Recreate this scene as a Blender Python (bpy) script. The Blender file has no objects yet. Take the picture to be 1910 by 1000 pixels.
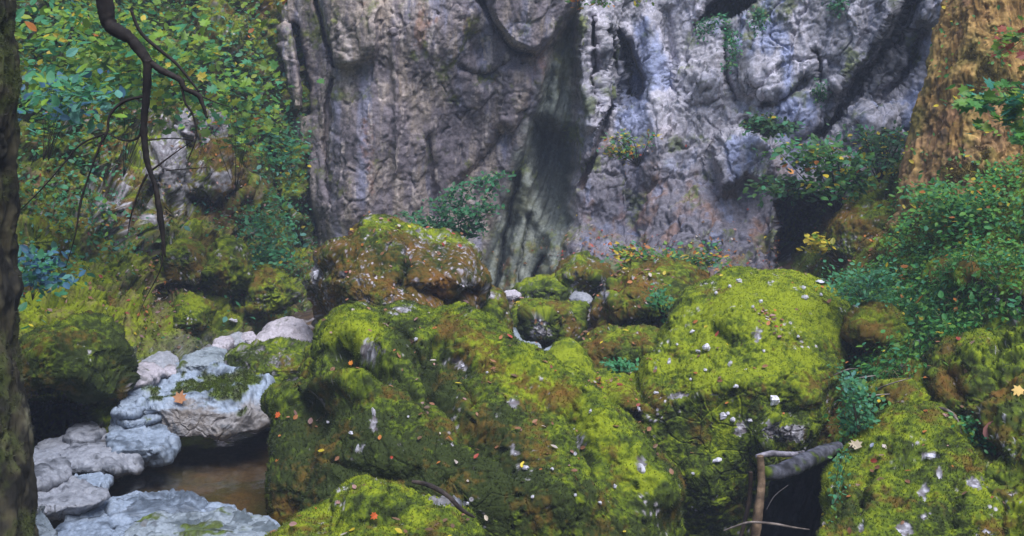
import bpy, math, random
import numpy as np

# ------------------------------------------------------------------ camera, sky, light
SC = bpy.context.scene
COL = SC.collection
H, PITCH, F = 2.6, math.radians(8.2), 2048.0      # camera height (m), tilt, focal length in photo pixels
cam = bpy.data.objects.new('camera', bpy.data.cameras.new('camera'))
COL.objects.link(cam)
cam.location = (0, 0, H)
cam.rotation_euler = (math.radians(90) - PITCH, 0, 0)
cam.data.sensor_width = 36
cam.data.lens = 36 * F / 1910
cam.data.clip_end = 500
SC.camera = cam

SUN_EL, SUN_AZ = math.radians(62), math.radians(152)
world = bpy.data.worlds.new('World'); SC.world = world
world.use_nodes = True
wn = world.node_tree
sky = wn.nodes.new('ShaderNodeTexSky'); sky.sky_type = 'NISHITA'; sky.sun_disc = False
sky.sun_elevation = SUN_EL; sky.sun_rotation = SUN_AZ
wn.links.new(sky.outputs[0], wn.nodes['Background'].inputs[0])
wn.nodes['Background'].inputs[1].default_value = 0.085
sun = bpy.data.objects.new('sun', bpy.data.lights.new('sun', 'SUN'))
COL.objects.link(sun)
sun.data.energy = 1.5; sun.data.angle = math.radians(38); sun.data.color = (.97, 0.98, 1)
# direction of the light source in the sky (azimuth measured like the sky texture: 0 = +Y, clockwise)
sdir = (math.sin(SUN_AZ) * math.cos(SUN_EL), math.cos(SUN_AZ) * math.cos(SUN_EL), math.sin(SUN_EL))
from mathutils import Vector
sun.rotation_euler = Vector(sdir).to_track_quat('Z', 'Y').to_euler()
sun.location = (0, 0, 20)
SC.view_settings.view_transform = 'Standard'; SC.view_settings.look = 'None'
SC.view_settings.gamma = 1; SC.view_settings.exposure = 1.86
SC.cycles.max_bounces = 5; SC.cycles.diffuse_bounces = 3; SC.cycles.transparent_max_bounces = 8
SC.cycles.filter_width = 1.5

# ------------------------------------------------------------------ numpy toolkit
rng = np.random.default_rng(7)
random.seed(7)
PERM = np.random.default_rng(3).permutation(256).astype(np.int64)
PERM = np.concatenate([PERM, PERM, PERM])
_g = np.random.default_rng(5).normal(size=(256, 3)); GRAD = _g / np.linalg.norm(_g, axis=1)[:, None]
OFFS = np.random.default_rng(9).uniform(0, 1, (256, 3))

def noise(p):
    p = np.asarray(p, float); i = np.floor(p).astype(np.int64); f = p - i; i &= 255
    u = f * f * f * (f * (f * 6 - 15) + 10)
    out = np.zeros(p.shape[:-1])
    for dx in (0, 1):
        wx = u[..., 0] if dx else 1 - u[..., 0]
        a = PERM[(i[..., 0] + dx) & 255]
        for dy in (0, 1):
            wy = u[..., 1] if dy else 1 - u[..., 1]
            b = PERM[a + ((i[..., 1] + dy) & 255)]
            for dz in (0, 1):
                wz = u[..., 2] if dz else 1 - u[..., 2]
                g = GRAD[PERM[b + ((i[..., 2] + dz) & 255)]]
                d = g[..., 0] * (f[..., 0] - dx) + g[..., 1] * (f[..., 1] - dy) + g[..., 2] * (f[..., 2] - dz)
                out += wx * wy * wz * d
    return out * 1.7

def fbm(p, s, o=4, seed=0, gain=.5, kind=0):
    p = np.asarray(p) * s + seed * 13.37
    t = 0; a = 1; n = 0
    for k in range(o):
        v = noise(p)
        if kind == 1: v = 1 - 2 * np.abs(v)          # ridged
        if kind == 2: v = 2 * np.abs(v) - .6         # billow
        t = t + a * v; n += a; a *= gain; p = p * 2.07 + 3.1
    return t / n

def worley(p, s, seed=0):
    p = np.asarray(p) * s + seed * 7.7
    i = np.floor(p).astype(np.int64); best = np.full(p.shape[:-1], 9.)
    for dx in (-1, 0, 1):
        for dy in (-1, 0, 1):
            for dz in (-1, 0, 1):
                c = i + (dx, dy, dz)
                h = PERM[PERM[PERM[c[..., 0] & 255] + (c[..., 1] & 255)] + (c[..., 2] & 255)]
                best = np.minimum(best, ((c + OFFS[h] - p) ** 2).sum(-1))
    return np.sqrt(best)

TILT = np.random.default_rng(19).normal(0, 1, (256, 4))
def facet(p, s, seed=0, tilt=1.2):
    """broken rock: every cell is a flat face of its own depth and tilt; also the distance to the joints"""
    p = np.asarray(p) * s + seed * 5.3
    i = np.floor(p).astype(np.int64); f1 = np.full(p.shape[:-1], 9.); f2 = f1.copy(); v = np.zeros(p.shape[:-1])
    for dx in (-1, 0, 1):
        for dy in (-1, 0, 1):
            for dz in (-1, 0, 1):
                c = i + (dx, dy, dz)
                h = PERM[PERM[PERM[c[..., 0] & 255] + (c[..., 1] & 255)] + (c[..., 2] & 255)]
                q = c + OFFS[h] - p; d = (q ** 2).sum(-1); near = d < f1
                f2 = np.where(near, f1, np.minimum(f2, d))
                t = TILT[h]; v = np.where(near, t[..., 3] * .6 + tilt * (q * t[..., :3]).sum(-1), v)
                f1 = np.where(near, d, f1)
    return v, np.sqrt(f2) - np.sqrt(f1)
def sst(a, b, x):
    t = np.clip((x - a) / (b - a), 0, 1); return t * t * (3 - 2 * t)
def mix(a, b, t):
    return a + (np.asarray(b) - a) * np.asarray(t)[..., None]

CP, SP = math.cos(PITCH), math.sin(PITCH)
def P(px, py, Y):
    """world point seen at photo pixel (px, py) at distance Y along +Y"""
    px = np.asarray(px, float); py = np.asarray(py, float); Y = np.asarray(Y, float)
    a = (px - 955) / F; b = (500 - py) / F
    dy = CP + b * SP; dz = -SP + b * CP
    t = Y / dy
    return np.stack(np.broadcast_arrays(a * t, Y, H + dz * t), -1)
def proj(w):
    w = np.asarray(w) - (0, 0, H)
    d = w[..., 1] * CP - w[..., 2] * SP; u = w[..., 1] * SP + w[..., 2] * CP
    d = np.where(np.abs(d) < 1e-3, 1e-3, d)
    return 955 + F * w[..., 0] / d, 500 - F * u / d

def segdist(x, y, pts):
    best = np.full(x.shape, 1e9)
    for (x0, y0), (x1, y1) in zip(pts[:-1], pts[1:]):
        dx, dy = x1 - x0, y1 - y0
        t = np.clip(((x - x0) * dx + (y - y0) * dy) / (dx * dx + dy * dy + 1e-9), 0, 1)
        best = np.minimum(best, (x - x0 - t * dx) ** 2 + (y - y0 - t * dy) ** 2)
    return np.sqrt(best)
def inside(x, y, poly):
    c = np.zeros(x.shape, bool)
    for (x0, y0), (x1, y1) in zip(poly, poly[1:] + poly[:1]):
        if y0 == y1: continue
        c ^= ((y0 > y) != (y1 > y)) & (x < (x1 - x0) * (y - y0) / (y1 - y0) + x0)
    return c
def polym(x, y, poly, soft):
    d = segdist(x, y, poly + poly[:1]); d = np.where(inside(x, y, poly), d, -d)
    return sst(-soft, soft, d)
def feat(x, y, fs):
    s = np.zeros(x.shape)
    for f in fs:
        if f[0] == 'l': s += f[3] * np.exp(-(segdist(x, y, f[1]) / f[2]) ** 2)
        elif f[0] == 'b': s += f[5] * np.exp(-((x - f[1]) / f[3]) ** 2 - ((y - f[2]) / f[4]) ** 2)
        elif f[0] == 'p': s += f[3] * polym(x, y, f[1], f[2])
    return s
def wob(x, y, amt, sc, seed=0):
    """wobble of outline coordinates so that traced edges turn irregular"""
    q = np.stack([x / sc, y / sc, np.zeros_like(x) + seed], -1)
    return x + amt * fbm(q, 1, 3, seed), y + amt * fbm(q, 1, 3, seed + 5)

def normals(G, wrap):
    if wrap:
        du = np.roll(G, -1, 0) - np.roll(G, 1, 0)
    else:
        du = np.gradient(G, axis=0)
    dv = np.gradient(G, axis=1)
    n = np.cross(du, dv); n /= np.linalg.norm(n, axis=-1, keepdims=True) + 1e-12
    return n

# ------------------------------------------------------------------ mesh output
def make(name, V, faces, mat, col=None, parent=None, smooth=True):
    """faces: (n,k) int array or a list of such arrays"""
    V = np.ascontiguousarray(V, np.float32).reshape(-1, 3)
    fl = faces if isinstance(faces, list) else [faces]
    idx = np.concatenate([f.reshape(-1) for f in fl]).astype(np.int32)
    tot = np.concatenate([np.full(len(f), f.shape[1]) for f in fl]).astype(np.int32)
    me = bpy.data.meshes.new(name)
    me.vertices.add(len(V)); me.vertices.foreach_set('co', V.ravel())
    me.loops.add(len(idx)); me.loops.foreach_set('vertex_index', idx)
    me.polygons.add(len(tot))
    st = np.zeros(len(tot), np.int32); st[1:] = np.cumsum(tot)[:-1]
    me.polygons.foreach_set('loop_start', st)
    me.polygons.foreach_set('use_smooth', np.full(len(tot), smooth))
    me.update(calc_edges=True)
    if col is not None:
        a = me.color_attributes.new('Col', 'FLOAT_COLOR', 'POINT')
        c = np.ones((len(V), 4), np.float32); c[:, :3] = np.clip(np.asarray(col).reshape(-1, 3), 0.002, .9)
        a.data.foreach_set('color', c.ravel())
    me.materials.append(mat)
    o = bpy.data.objects.new(name, me); COL.objects.link(o)
    if parent is not None:
        o.parent = parent
    return o
def gridfaces(nu, nv, wrap):
    u = np.arange(nu if wrap else nu - 1); v = np.arange(nv - 1)
    U, W = np.meshgrid(u, v, indexing='ij'); U2 = (U + 1) % nu
    return np.stack([U * nv + W, U2 * nv + W, U2 * nv + W + 1, U * nv + W + 1], -1).reshape(-1, 4)
def tag(o, label=None, cat=None, group=None, kind=None):
    if label: o['label'] = label
    if cat: o['category'] = cat
    if group: o['group'] = group
    if kind: o['kind'] = kind
    return o

# ------------------------------------------------------------------ materials
def natural(name, rough=.9, fine=60, var=.45, bump=.5, dist=.01, spec=.3, streak=None):
    m = bpy.data.materials.new(name); m.use_nodes = True
    nt = m.node_tree; N = nt.nodes; L = nt.links; b = N['Principled BSDF']
    b.inputs['Roughness'].default_value = rough; b.inputs['Specular IOR Level'].default_value = spec
    at = N.new('ShaderNodeAttribute'); at.attribute_name = 'Col'
    tc = N.new('ShaderNodeTexCoord')
    mp = N.new('ShaderNodeMapping'); L.new(tc.outputs['Object'], mp.inputs[0])
    if streak: mp.inputs['Scale'].default_value = streak
    n1 = N.new('ShaderNodeTexNoise'); n1.inputs['Scale'].default_value = fine; n1.inputs['Detail'].default_value = 4
    n1.inputs['Roughness'].default_value = .7
    L.new(mp.outputs[0], n1.inputs[0])
    mr = N.new('ShaderNodeMapRange'); mr.inputs[1].default_value = .3; mr.inputs[2].default_value = .7
    mr.inputs[3].default_value = 1 - var; mr.inputs[4].default_value = 1 + var
    L.new(n1.outputs[0], mr.inputs[0])
    mx = N.new('ShaderNodeVectorMath'); mx.operation = 'SCALE'
    L.new(at.outputs['Color'], mx.inputs[0]); L.new(mr.outputs[0], mx.inputs['Scale'])
    L.new(mx.outputs[0], b.inputs['Base Color'])
    n2 = N.new('ShaderNodeTexNoise'); n2.inputs['Scale'].default_value = fine * .6; n2.inputs['Detail'].default_value = 6
    L.new(mp.outputs[0], n2.inputs[0])
    bp = N.new('ShaderNodeBump'); bp.inputs['Strength'].default_value = bump; bp.inputs['Distance'].default_value = dist
    L.new(n2.outputs[0], bp.inputs['Height']); L.new(bp.outputs[0], b.inputs['Normal'])
    return m
def leafmat(name, trans=.35):
    m = bpy.data.materials.new(name); m.use_nodes = True
    nt = m.node_tree; N = nt.nodes; L = nt.links; b = N['Principled BSDF']
    b.inputs['Roughness'].default_value = .5; b.inputs['Specular IOR Level'].default_value = .35
    at = N.new('ShaderNodeAttribute'); at.attribute_name = 'Col'
    L.new(at.outputs['Color'], b.inputs['Base Color'])
    tr = N.new('ShaderNodeBsdfTranslucent'); L.new(at.outputs['Color'], tr.inputs[0])
    ms = N.new('ShaderNodeMixShader'); ms.inputs[0].default_value = trans
    L.new(b.outputs[0], ms.inputs[1]); L.new(tr.outputs[0], ms.inputs[2])
    L.new(ms.outputs[0], N['Material Output'].inputs[0])
    return m
M_MOSSROCK = natural('mossy rock', .95, 55, .20, .5, .010, .15)
M_STONE = natural('river limestone', .55, 34, .32, .8, .010, .4)
M_CLIFF = natural('cliff limestone', .8, 30, .34, .8, .025, .3)
M_BANK = natural('bank soil and moss', .95, 30, .4, .6, .015, .15)
M_BARK = natural('bark', .9, 20, .4, .8, .02, .2, (1, 1, .25))
M_WOOD = natural('dead wood', .85, 40, .4, .6, .01, .2)
M_TUFT = leafmat('moss tufts', .25)
M_LEAF = leafmat('leaves', .35)
M_DRY = leafmat('dry leaves', .15)
def water_mat():
    m = bpy.data.materials.new('stream water'); m.use_nodes = True
    nt = m.node_tree; N = nt.nodes; L = nt.links; N.remove(N['Principled BSDF'])
    tr = N.new('ShaderNodeBsdfTransparent'); tr.inputs[0].default_value = (.85, .76, .6, 1)
    gl = N.new('ShaderNodeBsdfGlossy'); gl.inputs['Roughness'].default_value = .05
    fr = N.new('ShaderNodeFresnel'); fr.inputs[0].default_value = 1.33
    tc = N.new('ShaderNodeTexCoord'); nz = N.new('ShaderNodeTexNoise'); nz.inputs['Scale'].default_value = 7
    nz.inputs['Detail'].default_value = 3
    L.new(tc.outputs['Object'], nz.inputs[0])
    bp = N.new('ShaderNodeBump'); bp.inputs['Strength'].default_value = .25; bp.inputs['Distance'].default_value = .02
    L.new(nz.outputs[0], bp.inputs['Height']); L.new(bp.outputs[0], gl.inputs['Normal']); L.new(bp.outputs[0], fr.inputs['Normal'])
    ms = N.new('ShaderNodeMixShader'); L.new(fr.outputs[0], ms.inputs[0])
    L.new(tr.outputs[0], ms.inputs[1]); L.new(gl.outputs[0], ms.inputs[2]); L.new(ms.outputs[0], N['Material Output'].inputs[0])
    return m
M_WATER = water_mat()

# ------------------------------------------------------------------ colours (linear albedo)
A = lambda *c: np.array(c, float)
GB, GM, GD = A(.215, .255, .013), A(.088, .125, .011), A(.032, .044, .011)
BR, RU = A(.11, .072, .014), A(.19, .08, .02)
RK, WH = A(.22, .205, .22), A(.50, .48, .53)
SOIL = A(.07, .045, .03)

def moss_colour(Pt, N, x, y, o):
    """albedo of moss over limestone; returns colour and a mask of where moss grows"""
    sd = o.get('seed', 0)
    n1 = fbm(Pt, 1.3, 3, sd); n2 = fbm(Pt, 4.5, 4, sd + 1); n3 = fbm(Pt, 16, 3, sd + 2); n4 = fbm(Pt, 45, 2, sd + 3)
    up = N[..., 2]
    g = .5 * up + .8 * n1 + .9 * n2 + 1.0 * n3 + .6 * n4 + o.get('bright', 0) + feat(x, y, o.get('fb', []))
    c = mix(GD + np.zeros(Pt.shape), GM, sst(-.25, .45, g)); c = mix(c, GB, sst(.3, 1.15, g))
    b = fbm(Pt, 2.6, 4, sd + 4) + .5 * fbm(Pt, 20, 2, sd + 6) + o.get('brown', 0) + feat(x, y, o.get('fw', []))
    c = mix(c, BR, .85 * sst(.05, .45, b)); c = mix(c, RU, .6 * sst(.4, .9, b + .4 * n4))
    w = worley(Pt, o.get('cell', 9), sd)
    r = 1.1 * fbm(Pt, 7, 4, sd + 7) + .8 * fbm(Pt, 30, 3, sd + 8) + .35 * (.5 - w) - .25 * up + o.get('rock', 0) + 2.3 * feat(x, y, o.get('fr', []))
    rm = sst(.50, .72, r)
    rc = mix(RK * .8 + np.zeros(Pt.shape), WH, sst(-.2, .5, fbm(Pt, 25, 3, sd + 9) + o.get('white', 0)))
    rc = mix(rc, A(.10, .075, .08), .8 * sst(.1, .4, fbm(Pt, 18, 3, sd + 10)))
    c = mix(c, rc, rm)
    c = mix(c, A(.55, .5, .58), .8 * sst(.30, .18, worley(Pt, 17, sd + 2)) * sst(.25, .45, fbm(Pt, 3, 2, sd + 12) + o.get('speck', 0)))
    return c, 1 - rm

SURF = []     # every sculpted surface, for scattering and for finding a surface point behind a pixel
class Surf:
    def __init__(s, G, N, C, M, wrap, owner):
        s.G, s.N, s.C, s.M, s.wrap, s.owner = G, N, C, M, wrap, owner
        s.px, s.py = proj(G)
def hit(px, py, rad=5, only=None, skip=()):
    best = None
    for s in SURF:
        if only is not None and s.owner not in only: continue
        if s.owner in skip: continue
        k = (np.abs(s.px - px) < rad) & (np.abs(s.py - py) < rad) & (s.G[..., 1] > 1)
        if not k.any(): continue
        g = s.G[k]; j = g[:, 1].argmin()
        if best is None or g[j, 1] < best[0][1]: best = (g[j], s.N[k][j])
    return best
def sample(s, n, weight=None, cull=True, box=None):
    """n random points on a surface, by area times weight(px, py, normal, point)"""
    G, N = s.G, s.N
    if s.wrap: G = np.concatenate([G, G[:1]], 0); N = np.concatenate([N, N[:1]], 0); C = np.concatenate([s.C, s.C[:1]], 0); Mm = np.concatenate([s.M, s.M[:1]], 0)
    else: C, Mm = s.C, s.M
    a, b, c, d = G[:-1, :-1], G[1:, :-1], G[1:, 1:], G[:-1, 1:]
    ar = np.linalg.norm(np.cross(c - a, d - b), axis=-1) * .5
    px, py = proj(a)
    n0 = N[:-1, :-1]
    w = ar.copy()
    if cull:
        v = A(0, 0, H) - a; v /= np.linalg.norm(v, axis=-1, keepdims=True)
        w *= ((v * n0).sum(-1) > -.25)
    w *= (px > -300) & (px < 2220) & (py > -150) & (py < 1150) & (a[..., 1] > 1)
    if weight is not None: w = w * np.clip(weight(px, py, n0, a, Mm[:-1, :-1]), 0, None)
    f = w.ravel(); tot = f.sum()
    if tot <= 0: return None
    k = rng.choice(len(f), n, p=f / tot)
    i, j = np.unravel_index(k, w.shape)
    u, v = rng.random((2, n, 1))
    def lerp(T): return (T[i, j] * (1 - u) + T[i + 1, j] * u) * (1 - v) + (T[i, j + 1] * (1 - u) + T[i + 1, j + 1] * u) * v
    nn = lerp(N); nn /= np.linalg.norm(nn, axis=-1, keepdims=True) + 1e-9
    return lerp(G), nn, lerp(C)

def unit(v): return v / (np.linalg.norm(v, axis=-1, keepdims=True) + 1e-9)

def tufts(parent, s, n, length=.017, width=.0045, name='moss', mat=None, weight=None, droop=.0, gain=1.0):
    q = sample(s, n, weight or (lambda x, y, N, p, M: (M > .93) * 1.0))
    if q is None: return
    p, nn, c = q
    d = unit(nn + rng.normal(0, .45, p.shape) + A(0, 0, .35 - droop))
    side = unit(np.cross(d, rng.normal(size=p.shape)))
    l = length * rng.uniform(.5, 1.3, (n, 1)); w = width * rng.uniform(.7, 1.3, (n, 1))
    V = np.stack([p - side * w - nn * .004, p + side * w - nn * .004, p + d * l], 1)
    k = rng.uniform(.82, 1.2, (n, 1)) * gain
    CC = np.repeat((c * k)[:, None], 3, 1)
    CC[:, 2] *= 1.1
    o = make(name, V, np.arange(3 * n).reshape(-1, 3), mat or M_TUFT, CC, parent, smooth=False)
    o['kind'] = 'stuff'
    return o

def catmull(pts, n=12, closed=True):
    pts = np.array(pts, float); out = []
    m = len(pts); t = np.linspace(0, 1, n, endpoint=False)[:, None]
    for i in range(m if closed else m - 1):
        if closed: a, b, c, d = pts[(i - 1) % m], pts[i], pts[(i + 1) % m], pts[(i + 2) % m]
        else: a, b, c, d = pts[max(i - 1, 0)], pts[i], pts[i + 1], pts[min(i + 2, m - 1)]
        out.append(.5 * ((2 * b) + (c - a) * t + (2 * a - 5 * b + 4 * c - d) * t * t + (3 * b - a - 3 * c + d) * t ** 3))
    out = np.concatenate(out)
    return out if closed else np.concatenate([out, pts[-1:]])

def boulder(name, label, cat, ring, centre, Y, D, lean=.35, feats=(), opt=None, rough=1.0, group=None, kind='moss',
            res=1.0, Dback=None, tuft=1.0, boxy=.8, fine=1.0, mat=None, tilt=0.0, cut=0, cutr=(.62, .86), frontal=False, joints=False):
    opt = dict(opt or {}); sd = opt.setdefault('seed', len(SURF) + 1)
    cx, cy = centre
    r = catmull(ring); th = np.arctan2(-(r[:, 1] - cy), r[:, 0] - cx); rr = np.hypot(r[:, 0] - cx, r[:, 1] - cy)
    o = np.argsort(th); th, rr = th[o], rr[o]
    per = np.hypot(*np.diff(r, axis=0).T).sum()
    nu = int(np.clip(per * .36 * res, 90, 860)); nf = int(np.clip(per * .19 * res, 50, 370)); nb = max(10, nf // 10)
    T = np.linspace(-math.pi, math.pi, nu, endpoint=False)
    R = np.interp(T, th, rr, period=2 * math.pi)
    px = cx + R * np.cos(T); py = cy - R * np.sin(T)
    lu, ld_ = lean if isinstance(lean, tuple) else (lean, lean)
    ringw = P(px, py, Y + np.where(py < cy, lu, ld_) * (cy - py) / 100 + tilt * (px - cx) / 100); C0 = P(cx, cy, Y)
    Vr = ringw - C0
    sz0 = np.abs(Vr).max()
    pd = np.concatenate([-np.arccos(np.clip(np.linspace(0, 1, 400), 0, 1) ** 3), np.linspace(0, .1, 20)[1:]])
    xr = np.abs(np.cos(pd)) ** boxy * sz0; xd = np.sin(pd) * D
    al = np.concatenate([[0], np.cumsum(np.hypot(np.diff(xr), np.diff(xd)))])
    pf = np.interp(np.linspace(0, al[-1], nf), al, pd)
    ph = np.concatenate([pf, np.linspace(.1, math.pi / 2, nb + 1)[1:]])
    rad = np.abs(np.cos(ph)) ** boxy; rad[0] = rad[-1] = 0.0
    sy = np.sign(np.sin(ph)) * np.abs(np.sin(ph))
    dep = np.where(sy < 0, sy * D, sy * (Dback or D))
    # base front bulges towards the viewer and slightly down, as resting stones do
    fr_ = np.fft.rfft(Vr, axis=0); fr_[4:] = 0; Vs = np.fft.irfft(fr_, nu, axis=0)
    w_ = (rad ** 1.3)[None, :, None]
    G = C0 + (Vs[:, None] * (1 - w_) + Vr[:, None] * w_) * rad[None, :, None] + np.zeros((nu, len(ph), 3))
    G[..., 1] = C0[1] + (G[..., 1] - C0[1]) * rad[None] ** .8
    G[..., 1] += dep[None]
    if cut:
        rc = np.random.default_rng(sd * 31 + 7)
        ext = np.array([np.abs(Vr[:, 0]).max(), D, np.abs(Vr[:, 2]).max()])
        U = (G - C0) / ext
        for _ in range(cut):
            dn = rc.normal(size=3); dn[1] = -abs(dn[1]) * .8 if not frontal else -2.2; dn /= np.linalg.norm(dn)
            t = rc.uniform(*cutr)
            s_ = np.clip((U @ dn) - t, 0, None)
            U = U - dn * (s_ * .93)[..., None]
        G = C0 + U * ext
    N = normals(G, True)
    if (N[:, nf // 2] * (G[:, nf // 2] - C0)).sum() < 0: N = -N; flip = True
    else: flip = False
    sg = -1 if flip else 1
    size = np.abs(Vr).max()
    x, y = proj(G)
    front = sst(.25, -.05, sy)[None] * np.ones((nu, 1))
    wx, wy = wob(x, y, 14, 60, sd)
    G = G + N * (feat(wx, wy, feats) * front)[..., None]
    N = sg * normals(G, True)
    a = rough * size
    G = G + N * (a * (.10 * fbm(G, 1.6 / size ** .5, 3, sd) + .035 * fbm(G, 4.2 / size ** .5, 3, sd + 20, kind=2)))[..., None]
    if kind == 'moss':
        cush = (.45 - worley(G, 11, sd)) * .014 + (.45 - worley(G, 3.1, sd + 1)) * .03
        G = G - N * (.05 * min(fine + .3, 1) * sst(.80, .96, fbm(G, 2.6, 3, sd + 15, .5, 1)))[..., None]
        G = G + N * (fine * (cush + .022 * fbm(G, 12, 4, sd + 3) + .009 * fbm(G, 34, 3, sd + 13) + .07 * fbm(G, 2.4, 5, sd + 7, kind=1)))[..., None]
    else:
        G = G + N * (fine * (.009 * fbm(G, 22, 4, sd + 33, .6) + .03 * fbm(G, 7, 5, sd + 3) + .03 * fbm(G, 3, 3, sd + 8, kind=1) - .03 * sst(.75, .95, fbm(G, 3.5, 3, sd + 5, kind=1))))[..., None]
    if cut or joints:
        wq = G + .05 * np.stack([fbm(G, 5, 2, 71), fbm(G, 5, 2, 72), fbm(G, 5, 2, 73)], -1)
        v, e = facet(wq, 4.5, sd); v2, e2 = facet(wq, 12, sd + 1)
        k_ = .30 if kind != 'moss' else .40
        G = G + N * (k_ * (.020 * v + .007 * v2 - .030 * np.exp(-(e / .04) ** 2)))[..., None]
    N = sg * normals(G, True)
    N[:, 0] = N[:, 1]; N[:, -1] = N[:, -2]
    x, y = proj(G)
    if kind == 'moss':
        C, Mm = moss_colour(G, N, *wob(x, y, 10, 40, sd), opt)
        # bare rock sits a little lower than the moss around it
        G = G - N * ((1 - Mm) * .012 * fine)[..., None]
    else:
        C, Mm = stone_colour(G, N, x, y, opt)
    f = gridfaces(nu, len(ph), True)
    if not flip: f = f[:, ::-1]
    f = f if ((N[3, nf // 2] * np.cross(G.reshape(-1, 3)[f[3 * (len(ph) - 1) + nf // 2][1]] - G.reshape(-1, 3)[f[3 * (len(ph) - 1) + nf // 2][0]],
              G.reshape(-1, 3)[f[3 * (len(ph) - 1) + nf // 2][2]] - G.reshape(-1, 3)[f[3 * (len(ph) - 1) + nf // 2][0]])).sum() > 0) else f[:, ::-1]
    base = A(C0[0], Y, G[..., 2].min())
    ob = make(name, G - base, f, mat or (M_MOSSROCK if kind == 'moss' else M_STONE), C)
    ob.location = base
    tag(ob, label, cat, group)
    s = Surf(G, N, C, Mm, True, ob.name); SURF.append(s)
    if kind == 'stone' and opt.get('tuft'):
        t = tufts(ob, s, 9000, .02, .005, weight=lambda x, y, N, p, M: (M > .7) * 1.0)
        if t is not None: t.location = -base
    if kind == 'moss' and tuft > 0:
        n = int(tuft * 42000 * (per / 2000) ** 2 * (8.5 / Y) ** 0)
        t = tufts(ob, s, max(n, 500))
        if t is not None: t.location = -base
    return ob, s

def stone_colour(Pt, N, x, y, o):
    sd = o['seed']; n = fbm(Pt, 3, 4, sd); n2 = fbm(Pt, 12, 4, sd + 1); up = N[..., 2]
    lo, hi = o.get('cols', (A(.20, .19, .22), A(.42, .43, .50)))
    c = mix(lo + np.zeros(Pt.shape), hi, sst(-.4, .6, 1.3 * n + 1.1 * n2 + .35 * up + o.get('white', 0)))
    c = mix(c, A(.20, .155, .12), .7 * sst(.1, .5, fbm(Pt, 2, 3, sd + 2) - .3 * up + o.get('tan', 0) + feat(x, y, o.get('ft', []))))
    c = mix(c, A(.06, .065, .075), .75 * sst(.2, .42, fbm(Pt, 9, 5, sd + 3, .6) + .35 * n2 - .06 + feat(x, y, o.get('fd', []))))
    g = 1.5 * fbm(Pt, 4, 5, sd + 4) + .6 * n2 + .2 * up + o.get('moss', -.6) + feat(*wob(x, y, 22, 45, 6), o.get('fg', []))
    m = sst(.15, .45, g)
    c = mix(c, mix(GM + np.zeros(Pt.shape), A(.05, .06, .02), sst(-.2, .4, n2)), m)
    return c, m

# ------------------------------------------------------------------ sheets (cliff, banks)
def sheet(name, cols, rows, depth, step, feats, disp, colour, mat, label=None, kind='structure'):
    """surface through a lattice of depths: depth[r][c] at pixel (cols[c], rows[r]); coarse outside the picture"""
    def axis(lo, hi, a, b, st):
        parts = []
        if lo < a: parts.append(np.arange(lo, a, st * 8))
        parts.append(np.arange(max(lo, a), min(hi, b), st))
        if hi > b: parts.append(np.arange(b, hi + st * 8, st * 8))
        return np.unique(np.concatenate(parts))
    X = axis(cols[0], cols[-1], -320, 2230, step); Yp = axis(rows[0], rows[-1], -60, 1060, step)
    X = np.clip(X, cols[0], cols[-1]); Yp = np.clip(Yp, rows[0], rows[-1])
    X = np.unique(X); Yp = np.unique(Yp)
    def sm(q, ks):     # smooth interpolation positions
        i = np.clip(np.searchsorted(ks, q, 'right') - 1, 0, len(ks) - 2); ks = np.array(ks, float)
        t = (q - ks[i]) / (ks[i + 1] - ks[i]); return i, t
    dep = np.array(depth, float)
    i, t = sm(Yp, rows); Dr = dep[i] * (1 - t)[:, None] + dep[i + 1] * t[:, None]
    j, t = sm(X, cols); Dg = (Dr[:, j] * (1 - t) + Dr[:, j + 1] * t).T
    k = np.hanning(25); k /= k.sum()
    for ax in (0, 1):
        pad = [(12, 12) if q == ax else (0, 0) for q in (0, 1)]
        Dg = np.apply_along_axis(lambda v: np.convolve(v, k, 'valid'), ax, np.pad(Dg, pad, mode='edge'))
    XX, YY = np.meshgrid(X, Yp, indexing='ij')
    wx, wy = wob(XX, YY, 9, 45, 3)
    Dg = Dg - feat(wx, wy, feats)
    G = P(XX, YY, Dg)
    N = normals(G, False)
    if N[..., 1].mean() > 0: N = -N; sg = -1
    else: sg = 1
    for k2 in range(2):
        G = G + N * (disp(G, XX, YY, k2) * (.12 + .88 * sst(.12, .55, -N[..., 1] + .6 * np.abs(N[..., 2]) * (N[..., 2] > 0))))[..., None]
    N = sg * normals(G, False)
    C, Mm = colour(G, N, XX, YY)
    f = gridfaces(len(X), len(Yp), False)
    if sg > 0: pass
    else: f = f[:, ::-1]
    ob = make(name, G, f, mat, C)
    tag(ob, label, None, None, kind)
    s = Surf(G, N, C, Mm, False, name); SURF.append(s)
    return ob, s

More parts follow.
